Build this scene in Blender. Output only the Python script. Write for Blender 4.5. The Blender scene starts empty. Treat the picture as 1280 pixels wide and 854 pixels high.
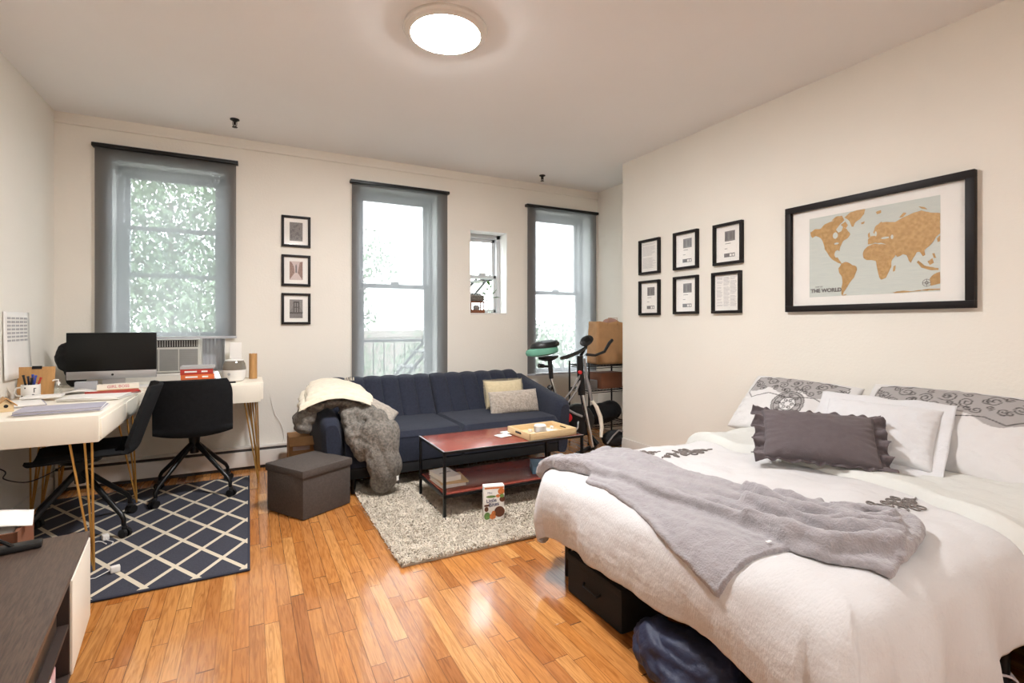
import bpy, bmesh, math, random
import numpy as np
from mathutils import Vector, Matrix, Euler, noise
random.seed(7)
PI = math.pi
C = bpy.context.scene.collection
S = bpy.context.scene

# ------------------------------------------------------------------ materials
def nodes_of(m):
    m.use_nodes = True
    nt = m.node_tree
    return nt, nt.nodes, nt.links, nt.nodes['Principled BSDF']

def srgb(r, g, b):
    f = lambda c: (c/255/12.92) if c/255 <= .04045 else ((c/255+.055)/1.055)**2.4
    return (f(r), f(g), f(b), 1)

def mat(name, col, rough=.6, metal=0, bump=0, bscale=50, var=0, vscale=6, sheen=0, spec=.5, stretch=None, col2=None, coat=0):
    """procedural paint / cloth / metal: base colour with noise variation and a noise bump"""
    m = bpy.data.materials.new(name)
    nt, N, L, P = nodes_of(m)
    P.inputs['Base Color'].default_value = col
    P.inputs['Roughness'].default_value = rough
    P.inputs['Metallic'].default_value = metal
    P.inputs['Specular IOR Level'].default_value = spec
    P.inputs['Coat Weight'].default_value = coat
    if sheen:
        P.inputs['Sheen Weight'].default_value = sheen
        P.inputs['Sheen Roughness'].default_value = .6
    tc = N.new('ShaderNodeTexCoord')
    mp = N.new('ShaderNodeMapping')
    L.new(tc.outputs['Object'], mp.inputs['Vector'])
    if stretch: mp.inputs['Scale'].default_value = stretch
    n = N.new('ShaderNodeTexNoise'); n.inputs['Scale'].default_value = vscale; n.inputs['Detail'].default_value = 4
    L.new(mp.outputs['Vector'], n.inputs['Vector'])
    r = N.new('ShaderNodeValToRGB')
    c2 = col2 if col2 else tuple(min(1, c*(1+var)) for c in col[:3])+(1,)
    c1 = col if col2 else tuple(c*(1-var) for c in col[:3])+(1,)
    r.color_ramp.elements[0].color = c1; r.color_ramp.elements[1].color = c2
    r.color_ramp.elements[0].position = .35; r.color_ramp.elements[1].position = .65
    L.new(n.outputs['Fac'], r.inputs['Fac']); L.new(r.outputs['Color'], P.inputs['Base Color'])
    if bump:
        n2 = N.new('ShaderNodeTexNoise'); n2.inputs['Scale'].default_value = bscale; n2.inputs['Detail'].default_value = 3
        L.new(mp.outputs['Vector'], n2.inputs['Vector'])
        b = N.new('ShaderNodeBump'); b.inputs['Strength'].default_value = bump; b.inputs['Distance'].default_value = .01
        L.new(n2.outputs['Fac'], b.inputs['Height']); L.new(b.outputs['Normal'], P.inputs['Normal'])
    return m

def math_node(N, L, op, a, b=None):
    n = N.new('ShaderNodeMath'); n.operation = op
    for i, v in enumerate((a, b)):
        if v is None: continue
        if isinstance(v, (int, float)): n.inputs[i].default_value = v
        else: L.new(v, n.inputs[i])
    return n.outputs[0]

def strip_wood(name, w, length, cols, rough, gap=.03, grain=1.0, coat=0.0):
    """hardwood strips running along local Y: every strip and board gets its own tone"""
    m = bpy.data.materials.new(name)
    nt, N, L, P = nodes_of(m)
    M_ = lambda op, a, b=None: math_node(N, L, op, a, b)
    tc = N.new('ShaderNodeTexCoord'); sp = N.new('ShaderNodeSeparateXYZ'); L.new(tc.outputs['Object'], sp.inputs[0])
    x = M_('DIVIDE', sp.outputs['X'], w); row = M_('FLOOR', x); fx = M_('FRACT', x)
    wn = N.new('ShaderNodeTexWhiteNoise'); wn.noise_dimensions = '1D'; L.new(row, wn.inputs['W'])
    y = M_('ADD', M_('DIVIDE', sp.outputs['Y'], length), M_('MULTIPLY', wn.outputs['Value'], 13.7))
    # board lengths differ a little
    y = M_('ADD', y, M_('MULTIPLY', M_('SINE', M_('MULTIPLY', y, 2.3)), .22))
    brd = M_('FLOOR', y); fy = M_('FRACT', y)
    cv = N.new('ShaderNodeCombineXYZ'); L.new(row, cv.inputs[0]); L.new(brd, cv.inputs[1])
    w2 = N.new('ShaderNodeTexWhiteNoise'); w2.noise_dimensions = '3D'; L.new(cv.outputs[0], w2.inputs['Vector'])
    ramp = N.new('ShaderNodeValToRGB'); cr = ramp.color_ramp
    cr.elements[0].color = cols[0]; cr.elements[1].color = cols[-1]
    for i, c in enumerate(cols[1:-1]):
        e = cr.elements.new((i+1)/(len(cols)-1)); e.color = c
    L.new(w2.outputs['Value'], ramp.inputs['Fac'])
    # grain
    mp = N.new('ShaderNodeMapping'); mp.inputs['Scale'].default_value = (34, 2.4, 1)
    off = N.new('ShaderNodeVectorMath'); off.operation = 'SCALE'; L.new(w2.outputs['Color'], off.inputs[0]); off.inputs['Scale'].default_value = 30
    L.new(tc.outputs['Object'], mp.inputs['Vector']); L.new(off.outputs[0], mp.inputs['Location'])
    g = N.new('ShaderNodeTexNoise'); g.inputs['Scale'].default_value = 2.2; g.inputs['Detail'].default_value = 5; g.inputs['Distortion'].default_value = 1.6
    L.new(mp.outputs[0], g.inputs['Vector'])
    gr = N.new('ShaderNodeValToRGB'); gr.color_ramp.elements[0].position = .32; gr.color_ramp.elements[1].position = .6
    lo = 1-.42*grain
    gr.color_ramp.elements[0].color = (lo, lo*.9, lo*.8, 1); gr.color_ramp.elements[1].color = (1.06, 1.06, 1.06, 1)
    L.new(g.outputs['Fac'], gr.inputs['Fac'])
    mx = N.new('ShaderNodeMixRGB'); mx.blend_type = 'MULTIPLY'; mx.inputs[0].default_value = 1
    L.new(ramp.outputs[0], mx.inputs[1]); L.new(gr.outputs[0], mx.inputs[2])
    # joints
    ex = M_('LESS_THAN', M_('MINIMUM', fx, M_('SUBTRACT', 1, fx)), gap)
    ey = M_('LESS_THAN', M_('MINIMUM', fy, M_('SUBTRACT', 1, fy)), gap*w/length*1.2)
    wnj = M_('MULTIPLY', M_('MAXIMUM', M_('MULTIPLY', ex, M_('ADD', M_('MULTIPLY', wn.outputs['Value'], .7), .3)), ey), .75)
    mj = N.new('ShaderNodeMixRGB'); L.new(wnj, mj.inputs[0]); L.new(mx.outputs[0], mj.inputs[1]); mj.inputs[2].default_value = (.05, .018, .006, 1)
    L.new(mj.outputs[0], P.inputs['Base Color'])
    # worn satin varnish
    rn = N.new('ShaderNodeTexNoise'); rn.inputs['Scale'].default_value = 3; L.new(tc.outputs['Object'], rn.inputs['Vector'])
    L.new(M_('ADD', M_('MULTIPLY', rn.outputs['Fac'], .14), rough), P.inputs['Roughness'])
    P.inputs['Coat Weight'].default_value = coat; P.inputs['Coat Roughness'].default_value = .09
    bp = N.new('ShaderNodeBump'); bp.inputs['Strength'].default_value = .35; bp.inputs['Distance'].default_value = .002
    h = M_('SUBTRACT', M_('MULTIPLY', w2.outputs['Value'], .5), M_('MULTIPLY', wnj, 1.0))
    hh = M_('ADD', h, M_('MULTIPLY', g.outputs['Fac'], .15))
    L.new(hh, bp.inputs['Height']); L.new(bp.outputs[0], P.inputs['Normal']); L.new(bp.outputs[0], P.inputs['Coat Normal'])
    return m

def attr_mat(name, rough=.8, bump=.2, bscale=120, metal=0):
    """material whose printed / woven pattern is stored per vertex"""
    m = bpy.data.materials.new(name)
    nt, N, L, P = nodes_of(m)
    a = N.new('ShaderNodeAttribute'); a.attribute_name = 'pattern'
    L.new(a.outputs['Color'], P.inputs['Base Color']); P.inputs['Roughness'].default_value = rough
    tc = N.new('ShaderNodeTexCoord'); n2 = N.new('ShaderNodeTexNoise'); n2.inputs['Scale'].default_value = bscale
    L.new(tc.outputs['Object'], n2.inputs['Vector'])
    b = N.new('ShaderNodeBump'); b.inputs['Strength'].default_value = bump; b.inputs['Distance'].default_value = .005
    L.new(n2.outputs['Fac'], b.inputs['Height']); L.new(b.outputs['Normal'], P.inputs['Normal'])
    return m

def emit(name, col, s):
    m = bpy.data.materials.new(name); nt, N, L, P = nodes_of(m)
    P.inputs['Base Color'].default_value = col; P.inputs['Emission Color'].default_value = col; P.inputs['Emission Strength'].default_value = s
    return m

def glass(name, tint=(1, 1, 1, 1), fac=.92, rough=.02):
    m = bpy.data.materials.new(name); m.use_nodes = True
    N = m.node_tree.nodes; L = m.node_tree.links; N.remove(N['Principled BSDF'])
    t = N.new('ShaderNodeBsdfTransparent'); t.inputs[0].default_value = tint
    g = N.new('ShaderNodeBsdfGlossy'); g.inputs['Roughness'].default_value = rough
    x = N.new('ShaderNodeMixShader'); x.inputs[0].default_value = 1-fac
    L.new(t.outputs[0], x.inputs[1]); L.new(g.outputs[0], x.inputs[2]); L.new(x.outputs[0], N['Material Output'].inputs[0])
    return m

def screen_fabric(name, openness, col):
    """see-through roller blind cloth: part open weave, part light-spreading yarn"""
    m = bpy.data.materials.new(name); m.use_nodes = True
    N = m.node_tree.nodes; L = m.node_tree.links; N.remove(N['Principled BSDF'])
    t = N.new('ShaderNodeBsdfTransparent')
    d = N.new('ShaderNodeBsdfDiffuse'); d.inputs[0].default_value = col
    tl = N.new('ShaderNodeBsdfTranslucent'); tl.inputs[0].default_value = (.36, .36, .37, 1)
    tc = N.new('ShaderNodeTexCoord'); n = N.new('ShaderNodeTexNoise'); n.inputs['Scale'].default_value = 400
    L.new(tc.outputs['Object'], n.inputs['Vector'])
    x = N.new('ShaderNodeMixShader'); x.inputs[0].default_value = .45
    L.new(d.outputs[0], x.inputs[1]); L.new(tl.outputs[0], x.inputs[2])
    y = N.new('ShaderNodeMixShader')
    L.new(math_node(N, L, 'ADD', math_node(N, L, 'MULTIPLY', n.outputs['Fac'], .06), openness-.03), y.inputs[0])
    L.new(x.outputs[0], y.inputs[1]); L.new(t.outputs[0], y.inputs[2]); L.new(y.outputs[0], N['Material Output'].inputs[0])
    return m

M = dict(
 wall=mat('wall_paint', srgb(232, 226, 215), .75, bump=.12, bscale=60, var=.015, vscale=1.5),
 ceil=mat('ceiling_paint', srgb(236, 234, 232), .85, bump=.05, bscale=40, var=.01, vscale=1.5),
 trim=mat('white_trim_paint', srgb(225, 220, 212), .5, bump=.05, bscale=30, var=.02),
 vinyl=mat('white_window_vinyl', srgb(200, 202, 204), .4, var=.01),
 plaster=mat('white_reveal_plaster', srgb(232, 231, 228), .7, bump=.1, bscale=30, var=.02),
 floor=strip_wood('oak_strip_floor', .057, .62, [srgb(150, 88, 40), srgb(196, 132, 70), srgb(184, 118, 58), srgb(208, 150, 88), srgb(170, 104, 48), srgb(198, 138, 78), srgb(178, 116, 62)], .15, gap=.028, grain=.75, coat=.5),
 black=mat('black_plastic', srgb(18, 18, 19), .4, bump=.05, bscale=200, var=.1),
 blackm=mat('black_painted_metal', srgb(16, 16, 17), .35, metal=.3, var=.1),
 screen=mat('dark_screen_glass', srgb(14, 15, 14), .35, var=.05, spec=.3),
 silver=mat('brushed_silver', srgb(190, 190, 192), .35, metal=.8, var=.03, stretch=(1, 1, 30), vscale=20),
 chrome=mat('polished_chrome', srgb(210, 210, 212), .15, metal=1, var=.02),
 gold=mat('brass_painted_rod', srgb(196, 148, 78), .35, metal=.6, var=.06),
 deskw=mat('warm_white_lacquer', srgb(238, 230, 214), .4, bump=.02, bscale=80, var=.01),
 charcoal=mat('charcoal_upholstery', srgb(30, 31, 33), .85, bump=.35, bscale=300, var=.12, vscale=40, spec=.2),
 navy=mat('navy_sofa_weave', srgb(38, 42, 56), .85, bump=.4, bscale=350, var=.15, vscale=60, sheen=.06, spec=.25),
 ottoman=mat('brown_grey_linen', srgb(76, 68, 63), .9, bump=.4, bscale=350, var=.12, vscale=80),
 duvet=mat('grey_speckled_duvet_cloth', srgb(88, 84, 78), .9, bump=.5, bscale=110, col2=srgb(128, 121, 112), vscale=60, sheen=.05),
 cream=mat('cream_knit_wool', srgb(220, 208, 186), .95, bump=.6, bscale=160, var=.06, vscale=30, sheen=.2),
 creamf=mat('cream_plush', srgb(206, 190, 154), .95, bump=.6, bscale=120, var=.06, vscale=40, sheen=.3),
 greyfur=mat('grey_beige_fur', srgb(176, 164, 150), .95, bump=.9, bscale=90, var=.18, vscale=45, sheen=.3),
 throw=mat('grey_fleece', srgb(148, 142, 144), .9, bump=.5, bscale=160, var=.05, vscale=20, sheen=.35),
 mauve=mat('dark_mauve_grey_linen', srgb(90, 80, 82), .88, bump=.3, bscale=200, var=.05, vscale=30, sheen=.1),
 white=mat('white_cotton', srgb(208, 207, 208), .85, bump=.35, bscale=60, var=.01, vscale=8, sheen=.1),
 sheet=mat('ivory_cotton_sheet', srgb(204, 203, 197), .85, bump=.3, bscale=50, var=.015, vscale=6, sheen=.1),
 cherry=mat('red_cherry_laminate', srgb(124, 58, 48), .22, bump=.03, bscale=30, col2=srgb(144, 72, 58), vscale=14, stretch=(2, 26, 1)),
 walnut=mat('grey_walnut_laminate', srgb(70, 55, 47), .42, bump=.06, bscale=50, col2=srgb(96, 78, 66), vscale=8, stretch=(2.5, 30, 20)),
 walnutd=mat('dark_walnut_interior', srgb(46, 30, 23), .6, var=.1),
 tray=mat('pale_bamboo', srgb(214, 184, 138), .5, bump=.05, col2=srgb(226, 200, 156), vscale=10, stretch=(3, 30, 30)),
 bamboo=mat('tan_bamboo', srgb(188, 142, 88), .5, var=.08, stretch=(10, 10, 2)),
 card=mat('brown_cardboard', srgb(176, 134, 92), .85, var=.06, vscale=15, bump=.1),
 paper=mat('white_paper', srgb(236, 232, 226), .7, var=.015),
 paperl=mat('lavender_grey_paper', srgb(168, 165, 178), .7, var=.05),
 red=mat('red_book_cloth', srgb(178, 52, 38), .6, var=.05),
 orange=mat('orange_book_cover', srgb(214, 104, 50), .6, var=.05),
 green=mat('teal_book_cover', srgb(110, 140, 132), .6, var=.05),
 foamgreen=mat('sea_green_foam', srgb(110, 170, 145), .7, bump=.2, bscale=80, var=.04),
 brightred=mat('bright_red_plastic', srgb(190, 20, 28), .4, var=.05),
 whitep=mat('white_plastic', srgb(232, 228, 222), .35, var=.01),
 smoke=mat('smoked_plastic', srgb(120, 112, 100), .1, var=.05, coat=.5),
 blue=mat('royal_blue_plastic', srgb(52, 72, 160), .5, var=.08),
 navyn=mat('navy_nylon', srgb(30, 36, 62), .6, bump=.4, bscale=40, var=.15, vscale=5),
 blackfab=mat('black_nonwoven_fabric', srgb(14, 14, 17), .8, bump=.3, bscale=300, var=.2),
 frame=mat('black_wood_frame', srgb(24, 18, 17), .5, var=.1, spec=.25),
 mount=mat('white_mount_board', srgb(240, 236, 230), .8, var=.01),
 ink=mat('printed_dark_ink', srgb(70, 66, 64), .8, var=.1),
 inkg=mat('printed_grey_ink', srgb(132, 128, 126), .8, var=.15, vscale=200),
 pinkink=mat('printed_pink_ink', srgb(214, 150, 150), .8, var=.1),
 rustink=mat('printed_sepia_ink', srgb(150, 122, 112), .8, var=.3, vscale=150),
 sea=mat('map_pale_blue', srgb(196, 202, 196), .7, col2=srgb(206, 210, 202), vscale=10, stretch=(1, 2, 30)),
 land=mat('map_gold_foil', srgb(168, 126, 66), .5, col2=srgb(190, 150, 92), vscale=60, metal=.1),
 glass=glass('window_glass', (.97, .99, .98, 1), .93),
 fglass=glass('clear_glass', (.94, .96, .95, 1), .85),
 shade=screen_fabric('grey_screen_fabric', .20, srgb(56, 54, 54)),
 leaf=mat('green_leaves', srgb(128, 146, 118), .6, var=.3, vscale=3),
 leafd=mat('potted_leaves', srgb(70, 108, 48), .5, var=.2, vscale=10),
 bark=mat('grey_bark', srgb(98, 88, 78), .9, bump=.5, bscale=20, var=.2),
 acbody=mat('aged_white_plastic', srgb(206, 203, 194), .5, var=.02),
 acdark=mat('grille_grey', srgb(146, 144, 140), .6, var=.06),
 accordion=mat('accordion_grey_vinyl', srgb(178, 178, 182), .6, var=.04),
 lampglow=emit('lamp_diffuser', (.98, .985, 1, 1), 195), fill_glow=emit('added_fill_diffuser', (.98, .985, 1, 1), 120),  # the second glow belongs to the added, unseen fill lamp
 concrete=mat('courtyard_concrete', srgb(150, 146, 140), .9, var=.1),
)

# ------------------------------------------------------------------ mesh builder
def rot(x=0, y=0, z=0): return Euler((x, y, z)).to_matrix().to_4x4()
def T(x, y, z): return Matrix.Translation((x, y, z))

class MB:
    def __init__(s): s.v = []; s.f = []; s.m = []; s.c = None
    def add(s, vs, fs, mi=0, X=None):
        o = len(s.v)
        for p in vs:
            p = Vector(p)
            if X is not None: p = X @ p
            s.v.append(tuple(p))
        for f in fs: s.f.append([i+o for i in f]); s.m.append(mi)
        return s
    def bm(s, b, mi=0, X=None):
        b.verts.index_update()
        s.add([v.co.copy() for v in b.verts], [[v.index for v in f.verts] for f in b.faces], mi, X); b.free(); return s
    def box(s, c, d, bev=0, X=None, mi=0, seg=2):
        b = bmesh.new(); bmesh.ops.create_cube(b, size=1)
        bmesh.ops.scale(b, vec=d, verts=b.verts)
        if bev: bmesh.ops.bevel(b, geom=b.edges[:]+b.verts[:], offset=min(bev, min(d)*.49), segments=seg, profile=.6, affect='EDGES')
        bmesh.ops.translate(b, vec=c, verts=b.verts)
        return s.bm(b, mi, X)
    def b2(s, a, b, bev=0, X=None, mi=0):
        return s.box([(a[i]+b[i])/2 for i in range(3)], [abs(b[i]-a[i]) for i in range(3)], bev, X, mi)
    def tube(s, pts, r, seg=8, closed=False, mi=0, X=None, cap=True):
        P = [Vector(p) for p in pts]; n = len(P)
        R = r if isinstance(r, (list, tuple)) else [r]*n
        vs = []; up = None
        for i in range(n):
            a = P[i-1] if (i > 0 or closed) else P[i]; b = P[(i+1) % n] if (i < n-1 or closed) else P[i]
            t = (b-a).normalized() if (b-a).length > 1e-9 else Vector((0, 0, 1))
            if up is None:
                up = Vector((0, 0, 1)) if abs(t.z) < .9 else Vector((1, 0, 0))
            u = t.cross(up); u.normalize(); w = u.cross(t).normalized(); up = w
            for k in range(seg):
                an = 2*PI*k/seg; vs.append(P[i]+R[i]*(math.cos(an)*u+math.sin(an)*w))
        fs = []
        m = n if closed else n-1
        for i in range(m):
            for k in range(seg):
                a = i*seg+k; b = i*seg+(k+1) % seg; j = ((i+1) % n)*seg
                fs.append([a, b, j+(k+1) % seg, j+k])
        if cap and not closed:
            fs.append(list(range(seg))[::-1]); fs.append([(n-1)*seg+k for k in range(seg)])
        return s.add(vs, fs, mi, X)
    def cyl(s, a, b, r, seg=16, mi=0, X=None): return s.tube([a, b], r, seg, mi=mi, X=X)
    def lathe(s, prof, c=(0, 0, 0), seg=32, mi=0, X=None, sx=1, sy=1):
        vs = []; fs = []
        for r, z in prof:
            for k in range(seg):
                a = 2*PI*k/seg; vs.append((c[0]+r*math.cos(a)*sx, c[1]+r*math.sin(a)*sy, c[2]+z))
        for i in range(len(prof)-1):
            for k in range(seg):
                fs.append([i*seg+k, i*seg+(k+1) % seg, (i+1)*seg+(k+1) % seg, (i+1)*seg+k])
        if prof[0][0] > 1e-6: fs.append([k for k in range(seg)][::-1])
        if prof[-1][0] > 1e-6: fs.append([(len(prof)-1)*seg+k for k in range(seg)])
        return s.add(vs, fs, mi, X)
    def grid(s, nu, nv, fn, mi=0, X=None, flip=False, wrap=False):
        vs = [fn(i/(nu), j/(nv)) for i in range(nu+1) for j in range(nv+1)]
        fs = []
        for i in range(nu):
            for j in range(nv):
                a = i*(nv+1)+j; q = [a, a+nv+1, a+nv+2, a+1]
                fs.append(q[::-1] if flip else q)
        return s.add(vs, fs, mi, X)
    def prism(s, poly, z0, z1, X=None, mi=0):
        n = len(poly)
        vs = [(p[0], p[1], z0) for p in poly]+[(p[0], p[1], z1) for p in poly]
        fs = [list(range(n))[::-1], list(range(n, 2*n))]+[[i, (i+1) % n, n+(i+1) % n, n+i] for i in range(n)]
        return s.add(vs, fs, mi, X)
    def mesh(s, name, mats, ang=38):
        me = bpy.data.meshes.new(name); me.from_pydata(s.v, [], s.f)
        for m in (mats if isinstance(mats, (list, tuple)) else [mats]): me.materials.append(m)
        me.polygons.foreach_set('material_index', s.m)
        me.polygons.foreach_set('use_smooth', [True]*len(s.f))
        me.update()
        try: me.set_sharp_from_angle(angle=math.radians(ang))
        except Exception: pass
        return me
    def build(s, name, mats, parent=None, ang=38, X=None, weld=False):
        if X is not None: s.v = [tuple(X @ Vector(p)) for p in s.v]
        me = s.mesh(name, mats, ang)
        b = bmesh.new(); b.from_mesh(me)
        if weld: bmesh.ops.remove_doubles(b, verts=b.verts, dist=1e-5)
        bmesh.ops.recalc_face_normals(b, faces=b.faces); b.to_mesh(me); b.free()
        o = bpy.data.objects.new(name, me); C.objects.link(o)
        if parent: o.parent = parent
        return o

def tag(o, label, cat, group=None, kind=None):
    if label: o['label'] = label
    if cat: o['category'] = cat
    if group: o['group'] = group
    if kind: o['kind'] = kind
    return o
def thing(name, label, cat, loc=(0, 0, 0), rz=0, group=None):
    o = bpy.data.objects.new(name, None); C.objects.link(o); o.empty_display_size = .1
    o.location = loc; o.rotation_euler = (0, 0, rz); return tag(o, label, cat, group)
def structure(o): o['kind'] = 'structure'; return o
def place(o, loc, rz=0): o.location = loc; o.rotation_euler = (0, 0, rz); return o
def copy_tree(o, parent=None):
    c = o.copy(); C.objects.link(c)
    if parent: c.parent = parent
    for ch in list(o.children): copy_tree(ch, c)
    return c
def lettering(text, size, material, parent, X, name='lettering', depth=.0006, bold=0, align='CENTER'):
    cu = bpy.data.curves.new(name, 'FONT'); cu.body = text; cu.size = size; cu.extrude = depth; cu.align_x = align; cu.align_y = 'CENTER'; cu.offset = bold
    o = bpy.data.objects.new(name, cu); C.objects.link(o)
    dg = bpy.context.evaluated_depsgraph_get(); me = bpy.data.meshes.new_from_object(o.evaluated_get(dg))
    bpy.data.objects.remove(o); bpy.data.curves.remove(cu)
    me.transform(X); me.materials.clear(); me.materials.append(material)
    n = bpy.data.objects.new(name, me); C.objects.link(n); n.parent = parent; return n
def nz(x, y, z=0, o=3): return noise.fractal(Vector((x, y, z)), 1.0, 2.0, o)
def remeshed(mb, name, material, voxel, parent=None, smooth=4, disp=None):
    """fuse overlapping rounded lumps into one continuous cloth-like skin, then fold it"""
    me = mb.mesh(name, material); o = bpy.data.objects.new(name, me); C.objects.link(o)
    r = o.modifiers.new('r', 'REMESH'); r.mode = 'VOXEL'; r.voxel_size = voxel
    sm = o.modifiers.new('s', 'SMOOTH'); sm.iterations = smooth; sm.factor = .6
    dg = bpy.context.evaluated_depsgraph_get(); me2 = bpy.data.meshes.new_from_object(o.evaluated_get(dg))
    bpy.data.objects.remove(o)
    if disp:
        b = bmesh.new(); b.from_mesh(me2); b.normal_update()
        for v in b.verts:
            v.co += v.normal*disp(v.co, v.normal)
        b.to_mesh(me2); b.free()
    me2.polygons.foreach_set('use_smooth', [True]*len(me2.polygons))
    me2.materials.clear(); me2.materials.append(material)
    n = bpy.data.objects.new(name, me2); C.objects.link(n)
    if parent: n.parent = parent
    return n
def ell(mb, c, r, rotm=None, seg=24):
    b = bmesh.new(); bmesh.ops.create_uvsphere(b, u_segments=seg, v_segments=seg//2, radius=1)
    bmesh.ops.scale(b, vec=r, verts=b.verts)
    X = T(*c) @ (rotm if rotm is not None else Matrix.Identity(4))
    return mb.bm(b, 0, X)
def colour_mesh(o, fn):
    me = o.data; a = me.color_attributes.new('pattern', 'FLOAT_COLOR', 'POINT')
    buf = np.empty(len(me.vertices)*4, dtype=np.float32)
    for i, v in enumerate(me.vertices): buf[i*4:i*4+4] = fn(v.co, i)
    a.data.foreach_set('color', buf)
SKY = 8.0; EXPO = 0.66
# ================================================================== THE ROOM
XL, XR, XA, YW, YE, YB, H = -1.31, 3.35, 3.81, 4.98, 3.97, -2.6, 2.89
TH = .30
MB().b2((XL-.2, YB-.2, -.1), (XA+.2, YW+TH, 0)).build('floor', M['floor']); structure(bpy.data.objects['floor'])
structure(MB().b2((XL-.2, YB-.2, H), (XA+.2, YW+TH, H+.1)).build('ceiling', M['ceil']))
structure(MB().b2((XL-.2, YB-.2, 0), (XL, YW+TH, H)).build('wall_left', M['wall']))
structure(MB().b2((XR, YB, 0), (XR+.46+.1, YE, H)).build('wall_right', M['wall']))
structure(MB().b2((XA, YE, 0), (XA+.15, YW+TH, H)).build('wall_alcove', M['wall']))
structure(MB().b2((XL-.2, YB-.2, 0), (XA+.2, YB, H)).build('wall_rear', M['wall']))
# openings: x0, x1, z0, z1
OPEN = [(-.965, -.18, .84, 2.575), (.94, 1.74, .62, 2.61), (2.105, 2.554, 1.368, 2.285), (2.92, 3.70, .67, 2.59)]
w = MB(); xs = XL
def wallpiece(a, b, c, d):
    w.b2((a, YW, c), (b, YW+TH, d))
for (a, b, c, d) in OPEN:
    wallpiece(xs, a, 0, H); wallpiece(a, b, 0, c); wallpiece(a, b, d, H); xs = b
wallpiece(xs, XA, 0, H)
structure(w.build('wall_window_side', M['wall']))
# narrow picture moulding at the top of the window wall and baseboards
t = MB(); t.b2((XL, YW-.018, 2.80), (XA, YW, 2.825), .006); structure(t.build('trim_1', M['wall']))
t = MB(); t.b2((XR-.015, YB, 0), (XR, YE, .12), .004); structure(t.build('baseboard_right', M['trim']))
t = MB(); t.b2((XL, YB, 0), (XL+.015, YW-.07, .12), .004); structure(t.build('baseboard_left', M['trim']))

def window(n, a, b, c, d, rail, ac=False):
    root = bpy.data.objects.new('window_%d' % n, None); C.objects.link(root); root.location = ((a+b)/2, YW+.17, c); root['kind'] = 'structure'
    ox, oy, oz = root.location
    L_ = lambda p, q: (tuple(p[i]-root.location[i] for i in range(3)), tuple(q[i]-root.location[i] for i in range(3)))
    def bx(mb, p, q, bev=.003): p, q = L_(p, q); mb.b2(p, q, bev)
    y0, y1 = YW+.17, YW+.26
    # plaster lining of the deep reveal
    m = MB()
    e = .006
    bx(m, (a, YW+.001, c), (a+e, y0, d), 0); bx(m, (b-e, YW+.001, c), (b, y0, d), 0); bx(m, (a, YW+.001, d-e), (b, y0, d), 0)
    m.build('reveal', M['plaster'], root)
    m = MB(); bx(m, (a, YW+.001, c), (b, y0, c+.02)); m.build('sill', M['trim'], root)
    f = .045
    m = MB()
    bx(m, (a+e, y0, c), (a+e+f, y1, d-e)); bx(m, (b-e-f, y0, c), (b-e, y1, d-e)); bx(m, (a+e, y0, d-e-f), (b-e, y1, d-e)); bx(m, (a+e, y0, c), (b-e, y1, c+.03))
    m.build('frame', M['vinyl'], root)
    ia, ib, ic, id_ = a+e+f, b-e-f, c+.03, d-e-f
    def sash(name, z0, z1, yy, q=.035):
        m = MB()
        bx(m, (ia, yy, z0), (ia+q, yy+.03, z1)); bx(m, (ib-q, yy, z0), (ib, yy+.03, z1)); bx(m, (ia, yy, z1-q), (ib, yy+.03, z1)); bx(m, (ia, yy, z0), (ib, yy+.03, z0+q))
        so = m.build(name, M['vinyl'], root)
        g = MB(); bx(g, (ia+q-.004, yy+.012, z0+q-.004), (ib-q+.004, yy+.016, z1-q+.004), 0); g.build('pane', M['glass'], so)
        return so
    if ac:
        sash('upper_sash', 1.665, id_, y0+.05); sash('lower_sash', 1.165, 2.09, y0+.012)
    else:
        sash('upper_sash', rail-.02, id_, y0+.05); so = sash('lower_sash', ic, rail+.02, y0+.012)
        m = MB(); bx(m, ((a+b)/2-.04, y0-.004, rail+.018), ((a+b)/2+.04, y0+.03, rail+.045)); m.build('sash_lock', M['vinyl'], so)
    return root
window(1, *OPEN[0], 0, True); window(2, *OPEN[1], 1.66); window(3, *OPEN[2], 1.80); window(4, *OPEN[3], 1.645)

# ---- roller shades
def shade(a, b, z1, z0, label):
    r = thing('roller_shade', label, 'roller shade', ((a+b)/2, YW-.03, z1), 0, 'grey see-through roller shades on the windows')
    hw = (b-a)/2
    m = MB(); m.b2((-hw-.012, -.035, -.028), (hw+.012, .03, .0), .004); m.build('headrail', M['blackm'], r)
    m = MB(); m.b2((-hw-.01, -.03, .0), (hw+.01, .028, .004), .001); m.build('headrail_cap', M['silver'], r)
    def fab(u, v):
        x = -hw+.004+u*(2*hw-.008); z = -.02-v*(z1-z0-.02)
        return (x, -.006+.0035*math.sin(u*9+v*2)*math.sin(v*3), z)
    m = MB(); m.grid(24, 30, fab); m.build('fabric', M['shade'], r)
    m = MB(); m.b2((-hw, -.014, z0-z1-.012), (hw, .004, z0-z1+.008), .004); m.build('bottom_bar', M['accordion'], r)
    return r
shade(-1.065, -.095, 2.674, 1.158, 'grey translucent roller shade hanging in front of the window above the air conditioner')
shade(.865, 1.838, 2.647, .70, 'long grey translucent roller shade behind the navy sofa')
shade(2.79, 3.765, 2.628, .693, 'grey translucent roller shade behind the exercise bike, beside the alcove corner')

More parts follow.
